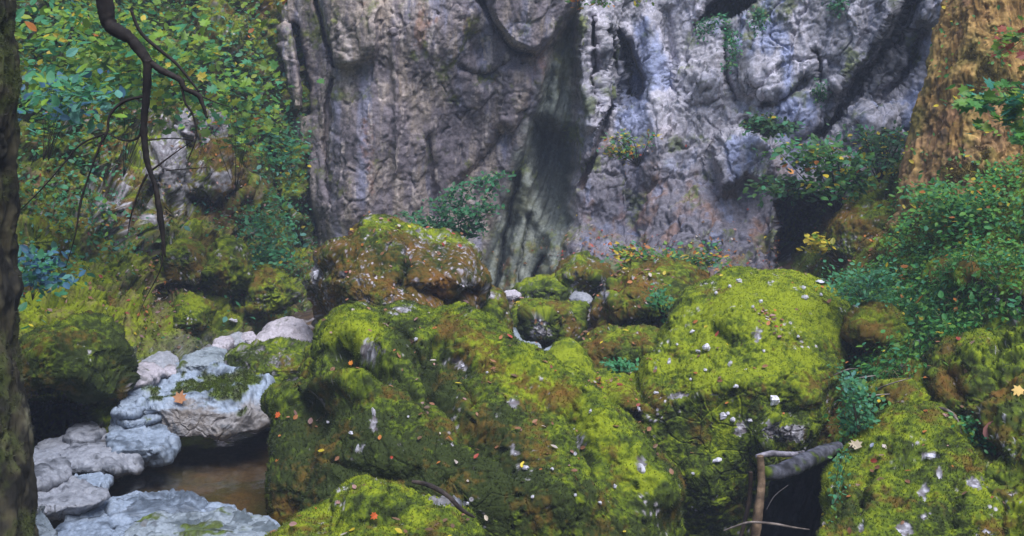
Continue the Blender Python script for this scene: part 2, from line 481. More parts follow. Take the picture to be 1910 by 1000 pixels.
# ---- cliff
CR = [  # relief of the cliff: + towards the viewer, in metres, traced at photo pixels
 # slabs and cracks at the left edge of the cliff
 ('p', [(518, 50), (552, 55), (574, 205), (536, 205)], 5, .35),
 ('l', [(512, 30), (520, 110), (536, 200)], 6, -1.3), ('l', [(552, 50), (566, 130), (573, 210)], 6, -1.5),
 ('l', [(480, 60), (492, 140), (500, 200)], 5, -.6), ('l', [(546, 300), (556, 380), (578, 450)], 13, -1.8),
 ('l', [(590, 0), (605, 70), (625, 125)], 4, -.5),
 ('p', [(600, -60), (700, -60), (700, 100), (680, 118), (625, 120), (605, 60)], 8, .28),
 # main wall: bulges
 ('b', 700, 250, 90, 120, .35), ('b', 800, 60, 90, 90, .3), ('b', 690, 60, 40, 60, .15), ('b', 640, 380, 60, 60, .25),
 ('p', [(905, -60), (1075, -60), (1062, 30), (1035, 75), (1000, 98), (950, 90), (915, 40)], 14, .5),
 ('l', [(900, 0), (925, 55), (950, 92), (990, 105)], 6, -.45),
 ('b', 890, 95, 26, 30, -.25), ('b', 905, 150, 34, 14, -.15), ('l', [(860, 128), (905, 140), (940, 120)], 7, -.15),
 ('p', [(938, 130), (985, 128), (990, 165), (955, 240), (935, 230)], 8, .22),
 ('l', [(860, 350), (900, 300), (935, 250)], 9, -.15), ('b', 880, 240, 45, 40, -.1),
 ('l', [(735, 60), (738, 200), (740, 320)], 5, .10), ('l', [(800, 260), (808, 400)], 9, -.18), ('l', [(615, 380), (605, 260), (618, 150)], 5, -.2),
 # the smooth hollowed flank right of the main wall
 ('p', [(1078, 10), (1068, 120), (1075, 300), (1060, 470), (1010, 560), (880, 570), (890, 500), (930, 400), (950, 320), (975, 250), (1010, 150), (1050, 60)], 18, -.28),
 ('p', [(1000, 225), (1060, 250), (1075, 330), (1055, 400), (1020, 420), (995, 360)], 26, -.6),
 ('l', [(1010, 130), (985, 230), (950, 340), (925, 430), (905, 540)], 14, .18), ('l', [(985, 330), (975, 420), (955, 540)], 12, .25),
 ('l', [(995, 345), (1005, 410), (1030, 440), (1028, 500), (985, 550)], 12, .22), ('l', [(965, 330), (940, 440), (925, 540)], 6, -.25),
 ('l', [(985, 400), (972, 470), (965, 535)], 5, -.2), ('l', [(1040, 120), (1030, 220)], 12, .25), ('l', [(1015, 480), (985, 540)], 5, -.4),
 # fluted rib right of the flank
 ('l', [(1078, -40), (1085, 60), (1090, 160), (1098, 230)], 14, .45), ('l', [(1120, 40), (1130, 120), (1120, 220), (1085, 330), (1060, 400)], 12, .22),
 ('l', [(1105, 30), (1108, 120), (1112, 200)], 5, -.35), ('l', [(1135, 60), (1150, 130), (1160, 200)], 5, -.4),
 ('p', [(1155, 60), (1175, 80), (1200, 150), (1195, 190), (1168, 220), (1160, 150)], 10, -.8),
 ('l', [(1140, 200), (1110, 280), (1085, 350)], 6, -.45), ('l', [(1128, 210), (1100, 300)], 4, .3),
 # right wall
 ('b', 1230, 250, 50, 70, .3), ('l', [(1215, 40), (1222, 180), (1225, 320)], 16, .15), ('l', [(1245, 20), (1250, 170)], 8, -.2),
 ('p', [(1300, 45), (1322, 12), (1360, -12), (1460, -60), (1450, -15), (1400, 18), (1350, 38)], 7, -1.8),
 ('b', 1310, 150, 40, 40, .3), ('b', 1440, 150, 60, 60, .3), ('l', [(1350, 60), (1352, 130), (1368, 190)], 6, -.4),
 ('l', [(1425, 200), (1460, 190), (1500, 150)], 8, -.35), ('l', [(1520, 100), (1528, 150)], 6, -.5), ('b', 1390, 190, 30, 25, -.25),
 ('p', [(1335, 300), (1350, 262), (1400, 248), (1440, 270), (1445, 310), (1420, 345), (1390, 330), (1345, 360)], 12, .55),
 ('l', [(1395, 235), (1450, 250), (1475, 240)], 9, -.7),
 ('l', [(1700, 0), (1660, 90), (1600, 160), (1560, 215), (1530, 255)], 16, -.55), ('l', [(1660, 20), (1620, 100), (1560, 160)], 10, .35),
 ('l', [(1720, 60), (1680, 150), (1640, 200)], 20, -.5), ('b', 1640, 230, 45, 45, .45),
 ('p', [(1448, 385), (1475, 360), (1560, 372), (1560, 430), (1530, 470), (1505, 515), (1448, 520)], 9, -2.6),
 ('l', [(1447, 390), (1443, 450), (1452, 515)], 8, .35), ('p', [(1450, 330), (1600, 300), (1580, 372), (1480, 372)], 14, .45),
 ('b', 1290, 420, 60, 50, .3), ('b', 1150, 420, 50, 50, -.2), ('l', [(1190, 300), (1180, 400), (1190, 470)], 10, -.2), ('b', 1100, 490, 50, 40, .35),
]
ccols = [330, 440, 520, 575, 640, 760, 880, 1000, 1085, 1200, 1300, 1400, 1500, 1600, 1720, 1900, 2400, 2900]
crows = [-1500, -600, -200, 0, 150, 300, 420, 520, 620]
cd = [
 [19.5, 19, 18.5, 18, 17.5, 17.5, 17.5, 17.5, 18, 18, 17.5, 17, 16.5, 16, 15.5, 15, 14, 13],
 [17.8, 17.6, 17.4, 17, 16.3, 16.0, 15.8, 16.0, 17, 17.0, 16.5, 16, 15.6, 15.2, 15, 14.5, 13.5, 12.5],
 [17.5, 17.2, 17.0, 16.6, 16.0, 15.8, 15.6, 15.8, 16.6, 16.9, 16.4, 15.9, 15.5, 15.2, 15, 14.5, 13.5, 12.5],
 [17.2, 17.0, 16.8, 16.4, 16.0, 15.9, 15.8, 15.9, 16.4, 16.8, 16.4, 15.9, 15.5, 15.3, 15, 14.5, 13.5, 12.5],
 [17.0, 16.9, 16.7, 16.4, 16.1, 16.0, 16.0, 16.0, 16.4, 16.6, 16.2, 15.8, 15.5, 15.3, 15.1, 14.5, 13.5, 12.5],
 [17.0, 16.9, 16.7, 16.4, 16.1, 16.1, 16.2, 16.1, 16.2, 16.1, 15.8, 15.4, 15.2, 15.0, 15.0, 14.5, 13.5, 12.5],
 [17.0, 16.9, 16.7, 16.3, 16.0, 16.1, 16.3, 16.2, 15.8, 15.5, 15.2, 14.9, 14.8, 14.8, 14.6, 14.4, 13.5, 12.5],
 [17.0, 16.9, 16.7, 16.2, 15.9, 15.9, 16.1, 16.0, 15.1, 14.6, 14.3, 14.2, 14.2, 14.2, 14.2, 14.0, 13.2, 12.3],
 [17.0, 16.6, 16.3, 15.9, 15.6, 15.6, 15.7, 15.6, 14.6, 14.0, 13.7, 13.6, 13.6, 13.6, 13.6, 13.6, 13, 12],
]
def rough_zone(x, y):   # 0 on the water-smoothed wall, 1 on the broken right wall
    return sst(1075, 1110, x) * (1 - .5 * np.exp(-((x - 1230) / 40) ** 2)) + .05 * sst(600, 560, x)
FLANK = [(1078, 10), (1068, 120), (1075, 300), (1060, 470), (1010, 560), (880, 570), (890, 500), (930, 400), (950, 320), (975, 250), (1010, 150), (1050, 60)]
SLANT = np.array([[.22, 0, -.975], [0, 1, 0], [.975, 0, .22]])     # x' runs along the steep bedding of the right wall
def cliff_disp(G, x, y, k):
    R = rough_zone(x, y); fl = polym(x, y, FLANK, 12)
    if k == 0:
        q = G * (1, 1, .45)
        a = .11 * fbm(q, .9, 4, 1) * (1 - .5 * fl) + R * .055 * fbm(G @ SLANT * (.45, 1, 1), 2.0, 4, 2, .5, 1)
        return a
    q = G * (1, 1, .6)
    steps = fbm(q, 2.2, 3, 8); steps = .03 * (sst(-.05, .05, steps) + sst(.2, .26, steps) - sst(-.3, -.25, -steps) * .5)
    d = steps * (.5 + .5 * R) * (1 - fl) + (.002 + .032 * R) * (1 - .7 * fl) * fbm(G @ SLANT * (.32, 1, 1), 5, 5, 4, .5, 1)
    d += (.0 + .026 * R) * (1 - .8 * fl) * fbm(G @ SLANT * (.4, 1, 1), 14, 4, 24, .65, 1)
    d += (1 - R) * (1 - fl) * (.02 * fbm(G, 9, 5, 26, .65) + .03 * fbm(G * (1, 1, .5), 4, 4, 27, .5, 1))
    d += (.015 + .02 * R) * (1 - .6 * fl) * fbm(G, 6, 5, 5, .6)
    wq = G + .16 * np.stack([fbm(G, 2.5, 3, 61), fbm(G, 2.5, 3, 62), fbm(G, 2.5, 3, 63)], -1)
    v, e = facet(wq @ SLANT * (.45, 1, 1), 1.7, 1); v2, e2 = facet(wq @ SLANT * (.55, 1, 1), 4.6, 2)
    amp = (.08 + .20 * R) * (1 - .85 * fl)
    d += amp * (.075 * v + .032 * v2) - (1 - .8 * fl) * (.02 + .045 * R) * np.exp(-(e / .035) ** 2) - R * .02 * np.exp(-(e2 / .07) ** 2)
    d -= .05 * sst(.83, .97, fbm(G * (1, 1, .5), 2.6, 2, 9, .5, 1)) * (1 - fl)
    d += fl * .05 * fbm(np.stack([x / 14 + y / 40, y / 160, x * 0], -1), 1, 4, 6, .6, 1)
    return d
def cliff_colour(G, N, x, y):
    R = rough_zone(x, y); fl = polym(*wob(x, y, 14, 40, 2), FLANK, 14)
    n1 = fbm(G, .9, 4, 11); n2 = fbm(G, 4, 5, 12, .6); n3 = fbm(G, 14, 4, 13, .6)
    st = fbm(G * (1, 1, .13), 4.5, 4, 14, .6); st2 = fbm(G * (1, 1, .10), 9, 3, 15)
    c = mix(A(.125, .112, .128) + np.zeros(G.shape), A(.235, .20, .17), sst(-.3, .45, st + .5 * n1 + .3 * n2))
    c = mix(c, A(.155, .165, .24), .75 * sst(.05, .4, fbm(G * (1, 1, .2), 2.2, 4, 16) + .3 * st2))
    c = mix(c, A(.36, .32, .30), .75 * sst(.15, .4, st2 + .4 * n2))
    c = mix(c, A(.045, .042, .052), .8 * sst(.05, .45, .8 * n2 + .7 * n3 + .5 * fbm(G, 1.4, 3, 17) + feat(x, y,
        [('b', 890, 200, 60, 80, .35), ('b', 650, 360, 60, 80, .2), ('b', 740, 60, 30, 30, .25), ('b', 700, 100, 40, 30, .2), ('b', 720, 200, 70, 110, -.25)])))
    c = mix(c, A(.24, .13, .085), .5 * sst(.3, .6, fbm(G * (1, 1, .4), 2.5, 4, 18) + .4 * n3))
    # right wall: paler, bluer; darker and browner near the ground
    e = mix(A(.25, .235, .25) + np.zeros(G.shape), A(.47, .44, .48), sst(-.3, .4, n2 + .6 * n3 + .5 * n1))
    e = mix(e, A(.20, .235, .37), .75 * sst(.1, .4, fbm(G * (1, 1, .3), 2.0, 4, 19) + feat(x, y, [('l', [(1200, 0), (1215, 150), (1190, 260)], 35, .5), ('b', 1465, 130, 15, 60, .4), ('b', 1460, 190, 20, 15, .3)])))
    dg = fbm(G @ SLANT * (.35, 1, 1), 6, 5, 33, .65)
    e = mix(e, A(.05, .055, .065), .85 * sst(.12, .4, .5 * n2 + .9 * dg + .5 * n3 + feat(x, y, [('l', [(1720, -20), (1660, 90), (1600, 165), (1530, 250)], 40, .45), ('l', [(1140, 40), (1165, 150), (1150, 220)], 18, .3), ('b', 1430, 180, 40, 30, .2), ('b', 1440, 245, 60, 20, .4)])))
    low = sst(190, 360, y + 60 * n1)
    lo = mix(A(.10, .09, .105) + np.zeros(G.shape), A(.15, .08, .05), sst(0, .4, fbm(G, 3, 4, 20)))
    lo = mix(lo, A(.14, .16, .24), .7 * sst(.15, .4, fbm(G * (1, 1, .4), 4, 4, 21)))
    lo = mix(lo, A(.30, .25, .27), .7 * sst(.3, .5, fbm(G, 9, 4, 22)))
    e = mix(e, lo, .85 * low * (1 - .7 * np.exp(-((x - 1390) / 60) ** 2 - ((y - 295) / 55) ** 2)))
    c = mix(c, e, sst(1072, 1095, x))
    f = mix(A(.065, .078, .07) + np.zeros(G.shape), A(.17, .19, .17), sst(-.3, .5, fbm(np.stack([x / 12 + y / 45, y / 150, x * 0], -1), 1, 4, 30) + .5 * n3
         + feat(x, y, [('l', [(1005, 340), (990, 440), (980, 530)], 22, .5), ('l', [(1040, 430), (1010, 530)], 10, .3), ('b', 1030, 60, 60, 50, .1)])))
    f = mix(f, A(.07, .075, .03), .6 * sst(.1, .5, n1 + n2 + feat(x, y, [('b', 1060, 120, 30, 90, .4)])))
    f = mix(f, A(.034, .042, .042), .65 * polym(*wob(x, y, 10, 30, 8), [(1000, 225), (1055, 240), (1078, 330), (1058, 440), (1030, 470), (1018, 410), (990, 350)], 16))  # wet rock, darkened further with the hollow's shade put into the colour
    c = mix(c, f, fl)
    # mossy, greenish left strip and lower stains
    g = fbm(G, 2.4, 5, 23) + feat(x, y, [('b', 470, 150, 70, 220, .42), ('b', 600, 60, 22, 60, .22), ('b', 1088, 80, 8, 90, .5), ('b', 1090, 230, 30, 60, .25),
        ('b', 560, 420, 26, 90, .35), ('b', 1150, 510, 140, 50, .5), ('b', 1400, 480, 120, 40, .35), ('b', 1400, 20, 50, 30, .5), ('b', 1700, 60, 40, 90, .2), ('b', 720, 30, 60, 30, .15), ('b', 1300, 60, 40, 30, .15)])
    m = sst(.2, .5, g + .3 * n3)
    mc = mix(A(.055, .075, .02) + np.zeros(G.shape), A(.13, .15, .03), sst(-.2, .4, n2 + n3))
    mc = mix(mc, A(.14, .07, .025), sst(430, 490, y) * sst(-.1, .3, n2))
    c = mix(c, mc, .8 * m)
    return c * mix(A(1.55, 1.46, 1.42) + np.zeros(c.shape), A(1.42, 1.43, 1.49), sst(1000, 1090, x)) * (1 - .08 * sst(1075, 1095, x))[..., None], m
cliff, S_CLIFF = sheet('cliff', ccols, crows, cd, 1.9, CR, cliff_disp, cliff_colour, M_CLIFF)

# ---- left bank
LR = [
 ('b', 315, 300, 40, 50, .5), ('b', 345, 230, 25, 30, .4), ('b', 400, 245, 22, 30, .35), ('b', 240, 370, 45, 50, .35), ('b', 180, 400, 40, 50, .3),
 ('b', 410, 320, 50, 60, .45), ('l', [(360, 370), (400, 380), (470, 350)], 10, -.5), ('l', [(280, 350), (260, 430), (290, 500)], 10, -.4),
 ('l', [(375, 480), (345, 530), (300, 545)], 8, -.5), ('b', 350, 480, 35, 45, .4), ('b', 410, 510, 40, 45, .45), ('b', 480, 560, 40, 45, .4),
 ('l', [(440, 440), (450, 520), (440, 580)], 8, -.4), ('b', 350, 590, 45, 35, .3), ('b', 150, 560, 70, 50, .3), ('b', 260, 600, 60, 40, .25),
 ('b', 80, 440, 40, 30, .4), ('p', [(20, 745), (150, 745), (190, 800), (150, 850), (20, 850)], 14, -1.8), ('b', 510, 450, 40, 60, .3), ('b', 150, 250, 60, 80, .4), ('b', 220, 120, 70, 60, .4), ('b', 400, 100, 60, 80, .4),
 ('l', [(500, 250), (520, 380), (555, 450)], 12, -.4),
]
lcols = [-900, -300, -100, 60, 200, 330, 450, 560, 700]
lrows = [-1500, -600, -250, 0, 250, 400, 520, 640, 700, 760, 900]
ld = [
 [12, 13, 15, 17, 18, 19, 20, 20, 21],
 [10, 11.5, 13.5, 15.5, 16.6, 17.4, 18.0, 18.6, 19],
 [9, 11, 12.8, 14.8, 15.8, 16.6, 17.2, 17.8, 18.4],
 [8.5, 10.4, 12.2, 14.0, 15.1, 15.9, 16.5, 17.2, 18.0],
 [8, 9.6, 11.2, 12.6, 13.8, 14.7, 15.5, 16.7, 17.8],
 [7.5, 9.0, 10.4, 11.6, 12.7, 13.7, 14.8, 16.3, 17.6],
 [7.0, 8.4, 9.6, 10.6, 11.6, 12.6, 13.8, 15.4, 17],
 [6.4, 7.8, 8.7, 9.4, 10.2, 11.3, 12.5, 13.8, 15],
 [6.1, 7.4, 8.3, 8.9, 9.6, 10.6, 11.7, 12.8, 14],
 [5.8, 7.1, 7.9, 8.4, 9.1, 10.2, 11.3, 12.3, 13.5],
 [5.4, 6.6, 7.4, 7.9, 8.6, 9.7, 10.8, 11.8, 13],
]
def left_disp(G, x, y, k):
    d = bank_disp(G, x, y, k)
    if k == 1:
        wq = G + .2 * np.stack([fbm(G, 1.8, 3, 64), fbm(G, 1.8, 3, 65), fbm(G, 1.8, 3, 66)], -1)
        v, e = facet(wq * (1, 1, .8), 1.5, 4); v2, e2 = facet(wq, 4.0, 5)
        a = sst(640, 560, y)
        d = d * .7 + a * (.13 * v + .035 * v2 - .10 * np.exp(-(e / .09) ** 2))
    return d
def bank_disp(G, x, y, k):
    if k == 0: return .30 * fbm(G, .9, 4, 41) + .10 * fbm(G, 2.1, 4, 42, .5, 2)
    return .10 * (.45 - worley(G, 2.4, 43)) + .05 * (.45 - worley(G, 6, 44)) + .05 * fbm(G, 7, 5, 45, .6, 1) + .03 * fbm(G, 18, 3, 46)
def left_colour(G, N, x, y):
    o = dict(seed=50, bright=.12 , brown=.0, rock=.12, white=-.1,
      fb=[('b', 160, 570, 150, 70, .9), ('b', 310, 610, 90, 40, .6), ('b', 420, 500, 70, 60, .45), ('b', 490, 560, 40, 50, .4), ('b', 350, 480, 40, 40, .3), ('b', 75, 440, 40, 25, .4), ('b', 350, 590, 50, 40, .3)],
      fw=[('b', 230, 200, 60, 50, .35), ('b', 410, 320, 60, 60, .4), ('b', 260, 400, 80, 60, .3), ('b', 210, 560, 60, 20, .3), ('b', 170, 560, 200, 60, -.2)],
      fr=[('b', 312, 300, 35, 50, .65), ('b', 345, 230, 14, 28, .7), ('b', 402, 240, 16, 28, .55), ('b', 240, 355, 12, 26, .5), ('b', 190, 370, 50, 50, .28), ('b', 275, 430, 50, 50, .25),
          ('b', 400, 340, 20, 20, .3), ('b', 350, 350, 25, 30, .4), ('b', 170, 570, 160, 70, -.4), ('b', 440, 540, 90, 80, -.2), ('b', 350, 640, 150, 20, .2)])
    c, m = moss_colour(G, N, *wob(x, y, 12, 30, 4), o)
    lit = sst(.1, .4, fbm(G, 6, 3, 60) + .6 * fbm(G, 25, 2, 61) + feat(x, y, [('b', 300, 560, 60, 60, .35), ('b', 470, 400, 60, 40, .25), ('b', 210, 560, 100, 30, .2)]))
    c = mix(c, A(.20, .11, .10), .4 * lit * (1 - sst(.6, .9, 1 - m)))
    gw = sst(600, 640, y) * sst(230, 330, x)
    c = mix(c, A(.10, .11, .08), .6 * gw)
    return c, m
lbank, S_LEFT = sheet('left_bank', lcols, lrows, ld, 2.3, LR, left_disp, left_colour, M_BANK)

# ---- right bank
RR = [
 ('b', 1640, 440, 60, 50, .35), ('b', 1640, 620, 50, 40, .3), ('b', 1800, 520, 60, 30, .3), ('l', [(1700, 640), (1740, 700)], 12, -.3),
 ('l', [(1600, 700), (1580, 800)], 20, -.3), ('b', 1880, 540, 50, 30, .3), ('b', 1700, 730, 40, 30, .2), ('l', [(1770, 740), (1830, 830), (1870, 860)], 12, -.4),
 ('p', [(1420, 870), (1600, 840), (1600, 1060), (1400, 1060)], 12, -3),
]
rcols = [1330, 1440, 1520, 1600, 1700, 1800, 1910, 2100, 2500, 3000]
rrows = [180, 260, 330, 420, 500, 580, 650, 740, 850, 1000, 1200, 1500]
rd = [
 [18.5, 18.2, 18.0, 17.6, 16.0, 14.8, 13.8, 12, 11.5, 11],
 [18.3, 18.0, 17.8, 17.0, 15.0, 13.2, 12.2, 11, 10, 9],
 [18.2, 17.8, 17.0, 15.2, 13.0, 11.9, 10.9, 10, 8.5, 8],
 [18.0, 17.5, 15.5, 12.9, 11.6, 10.7, 10.0, 9, 7.5, 7],
 [17, 16, 13.6, 11.7, 10.7, 9.9, 9.3, 8.3, 6.8, 6],
 [16, 14, 12, 10.8, 10.0, 9.3, 8.7, 7.8, 6.3, 5.5],
 [13.4, 12.0, 10.8, 10.0, 9.3, 8.7, 8.2, 7.2, 5.8, 5],
 [12.5, 11.0, 9.9, 9.2, 8.6, 8.0, 7.5, 6.6, 5.2, 4.5],
 [11.5, 10.0, 9.0, 8.4, 7.8, 7.3, 6.9, 6.0, 4.7, 4],
 [10.5, 9.0, 8.1, 7.5, 7.0, 6.6, 6.2, 5.3, 4.2, 3.5],
 [9.5, 8.0, 7.2, 6.7, 6.2, 5.8, 5.4, 4.7, 3.7, 3.2],
 [8.5, 7.0, 6.4, 5.9, 5.5, 5.1, 4.7, 4.2, 3.3, 3.0],
]
def right_colour(G, N, x, y):
    o = dict(seed=70, bright=.0, brown=.05, rock=-.05,
      fb=[('b', 1800, 650, 80, 60, .3), ('b', 1690, 720, 40, 20, .3)], fw=[('b', 1640, 620, 50, 40, .35), ('b', 1610, 430, 60, 50, .7), ('b', 1560, 780, 50, 60, .3), ('b', 1790, 520, 50, 30, .3)],
      fr=[('b', 1860, 560, 50, 40, .25), ('b', 1600, 430, 40, 50, .15)])
    c, m = moss_colour(G, N, x, y, o)
    pit_shade = polym(x, y, [(1425, 865), (1590, 835), (1600, 1100), (1380, 1100)], 14)
    c = mix(c, A(.010, .009, .010), pit_shade)  # shade of the hollow between the boulders, put into the bank colour
    return c, m * (1 - pit_shade)
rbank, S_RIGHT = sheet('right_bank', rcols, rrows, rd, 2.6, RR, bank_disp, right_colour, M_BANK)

# ---- ground of the gorge: one height field under everything, reaching far past the picture
def ground():
    xs = np.concatenate([np.linspace(-80, -9, 25), np.linspace(-8.7, 8.7, 280), np.linspace(9, 80, 25)])
    ys = np.concatenate([np.linspace(-60, 4.6, 40), np.linspace(4.8, 17, 240), np.linspace(18, 80, 25)])
    X, Y = np.meshgrid(xs, ys, indexing='ij')
    px = 955 + F * X / np.maximum(Y, 3)
    z = -.55 + np.zeros(X.shape)
    z += sst(9.5, 14, Y) * .45
    chan = np.exp(-((X + 2.4 + .12 * (Y - 8)) / 1.5) ** 4) * sst(13, 10.5, Y)
    z += .08 * chan
    z += 1.1 * sst(2.6, 5, X) * sst(4, 9, Y)
    z += 14 * sst(7, 17, np.abs(X)) + 12 * sst(19, 30, Y) + 11 * sst(-4, -12, Y)  # unseen steep sides and back, raised to cut low sky light
    z -= 1.8 * np.exp(-((X - 2.15) / .75) ** 4 - ((Y - 8.5) / 1.9) ** 4)
    G = np.stack([X, Y, z], -1)
    G[..., 2] += .10 * fbm(G, .8, 4, 81) + .05 * fbm(G, 3, 3, 82, .5, 2) + .025 * fbm(G, 9, 3, 83)
    N = normals(G, False)
    if N[..., 2].mean() < 0: N = -N
    x, y = proj(G)
    c = mix(SOIL * .6 + np.zeros(G.shape), A(.10, .065, .035), sst(-.3, .4, fbm(G, 4, 4, 84)))
    c = mix(c, A(.25, .23, .25), sst(.1, .3, fbm(G, 6, 4, 85)) * (1 - .5 * chan))
    c = mix(c, GM, .8 * sst(.0, .35, fbm(G, 2, 4, 86)) * (1 - chan))
    c = mix(c, mix(A(.10, .07, .032) + np.zeros(G.shape), A(.07, .07, .028), sst(-.2, .3, fbm(G, 3, 4, 87))), chan)
    c = mix(c, A(.012, .010, .012), np.exp(-((X - 2.2) / 1.0) ** 4 - ((Y - 8.5) / 2.3) ** 4))  # near-black hollow: its shade is put into the ground colour
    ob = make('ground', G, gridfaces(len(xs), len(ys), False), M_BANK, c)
    ob['kind'] = 'structure'
    SURF.append(Surf(G, N, c, c[..., 0] * 0 + 1, False, 'ground'))
ground()
wv = np.array([[-7, -5, -.24], [.4, -5, -.24], [.4, 12, -.24], [-7, 12, -.24]], float)
wat = make('water', wv, np.array([[0, 1, 2, 3]]), M_WATER); wat['kind'] = 'structure'

# ------------------------------------------------------------------ boulders
XCL = [('l', [(620, 660), (670, 668), (700, 690), (640, 700)], 16, -.34), ('l', [(560, 690), (600, 700)], 10, -.1)]
B1, S1 = boulder('boulder', 'huge dark mossy boulder with a slanting ridge beside the pool, its domed top catching light', 'boulder',
 [(508, 900), (512, 830), (518, 785), (545, 738), (585, 722), (600, 690), (600, 648), (628, 605), (668, 586), (712, 580), (742, 566), (792, 575), (832, 600), (882, 632), (925, 664),
  (985, 690), (1018, 716), (1068, 745), (1110, 778), (1150, 810), (1188, 858), (1222, 890), (1252, 930), (1270, 1000), (1240, 1090), (1000, 1150), (700, 1150), (560, 1090), (512, 1000)],
 (850, 850), 8.0, 1.1, lean=(.5, .2), tilt=-.03, boxy=.8, rough=.25, fine=.6, joints=True,
 feats=[('p', [(605, 705), (622, 662), (655, 648), (690, 664), (712, 700), (720, 716), (660, 706)], 12, -.36), ('p', [(730, 700), (770, 670), (830, 700), (860, 760), (960, 850), (960, 900), (880, 860), (800, 790)], 18, -.10), ('l', [(700, 690), (740, 700), (790, 730), (800, 760)], 9, -.15), ('b', 660, 620, 55, 40, .14),
        ('l', [(745, 610), (790, 660), (820, 720), (880, 780), (940, 830), (980, 880)], 14, -.20), ('l', [(520, 760), (600, 735), (690, 735)], 16, .16),
        ('l', [(590, 790), (560, 860), (530, 950)], 24, -.10), ('l', [(850, 610), (950, 700), (1060, 760), (1150, 850), (1220, 930)], 34, .24),
        ('l', [(820, 650), (870, 690), (890, 740)], 12, -.18), ('b', 720, 820, 100, 60, .06), ('b', 900, 900, 60, 50, .06), ('l', [(860, 840), (900, 870), (960, 880)], 8, -.10),
        ('l', [(1060, 790), (1080, 830), (1100, 880)], 10, -.16), ('l', [(620, 860), (700, 890), (780, 880)], 8, -.06), ('b', 1040, 930, 60, 40, .12), ('b', 760, 640, 28, 22, .12), ('b', 720, 660, 20, 25, .1)],
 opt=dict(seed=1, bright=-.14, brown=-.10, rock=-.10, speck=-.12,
   fb=[('b', 650, 620, 60, 40, .75), ('b', 780, 590, 70, 20, .35), ('l', [(880, 640), (960, 700), (1040, 750), (1120, 810), (1210, 900)], 30, .85), ('b', 560, 760, 60, 30, .25), ('b', 700, 850, 200, 110, -.62), ('b', 920, 910, 150, 90, -.55), ('b', 580, 850, 70, 130, -.5), ('l', [(745, 620), (800, 690), (860, 770), (950, 850)], 22, -.5)],  # shaded front and gully, lit dome and ridge, put into the moss colour
   fw=[('l', [(850, 620), (930, 680), (1000, 720)], 30, .42), ('b', 1010, 730, 60, 30, .3), ('b', 660, 620, 50, 40, -.4), ('b', 860, 760, 60, 60, .2), ('b', 1130, 830, 30, 30, .25), ('b', 600, 1000, 200, 100, .2)],
   fr=[('b', 690, 655, 22, 26, .55), ('b', 745, 582, 30, 12, .5), ('b', 700, 785, 9, 28, .6), ('b', 955, 750, 16, 16, .6), ('b', 860, 685, 12, 12, .5), ('b', 1195, 870, 12, 18, .7),
       ('b', 960, 830, 8, 20, .5), ('b', 1020, 760, 14, 10, .4), ('b', 930, 770, 12, 12, .4), ('b', 830, 680, 10, 10, .4), ('b', 1080, 820, 14, 20, .45), ('b', 970, 870, 10, 10, .5), ('b', 670, 830, 8, 20, .35), ('b', 1020, 850, 30, 30, .12)]))

B2, S2 = boulder('boulder', 'rust brown boulder speckled with pale lichen, standing against the cliff behind the huge one', 'boulder',
 [(556, 545), (566, 522), (592, 498), (606, 476), (650, 450), (686, 414), (720, 414), (772, 426), (830, 430), (882, 444), (902, 472), (905, 530), (892, 585), (865, 612), (830, 660), (740, 690), (640, 670), (596, 644), (572, 615), (556, 580)],
 (730, 540), 11.0, .95, lean=(.35, .0), boxy=.6, rough=.7, cut=10,
 feats=[('l', [(700, 590), (780, 585), (860, 575)], 18, .2), ('l', [(570, 600), (620, 615), (700, 600)], 18, -.3), ('l', [(750, 530), (830, 560), (880, 550)], 12, -.15), ('b', 640, 480, 40, 25, .12),
        ('b', 860, 500, 30, 40, .12), ('l', [(890, 590), (850, 610), (800, 600)], 14, -.4), ('l', [(750, 440), (770, 480), (760, 510)], 8, -.15)],
 opt=dict(seed=2, bright=-.55, brown=.38, rock=.30, white=-.05, speck=.35,
   fb=[('l', [(680, 418), (740, 420), (800, 435), (880, 450)], 16, 1.0), ('l', [(600, 490), (560, 530)], 12, .5), ('b', 690, 540, 40, 15, .5), ('b', 640, 490, 40, 15, .5)],
   fw=[('l', [(680, 418), (740, 420), (800, 435), (880, 450)], 12, -.7), ('b', 800, 540, 70, 40, .2)],
   fr=[('l', [(760, 470), (790, 450), (840, 450), (880, 470)], 18, .12), ('b', 880, 520, 14, 30, .15), ('b', 588, 512, 9, 12, .9), ('b', 840, 580, 40, 14, .15), ('b', 620, 500, 20, 20, .12)]))

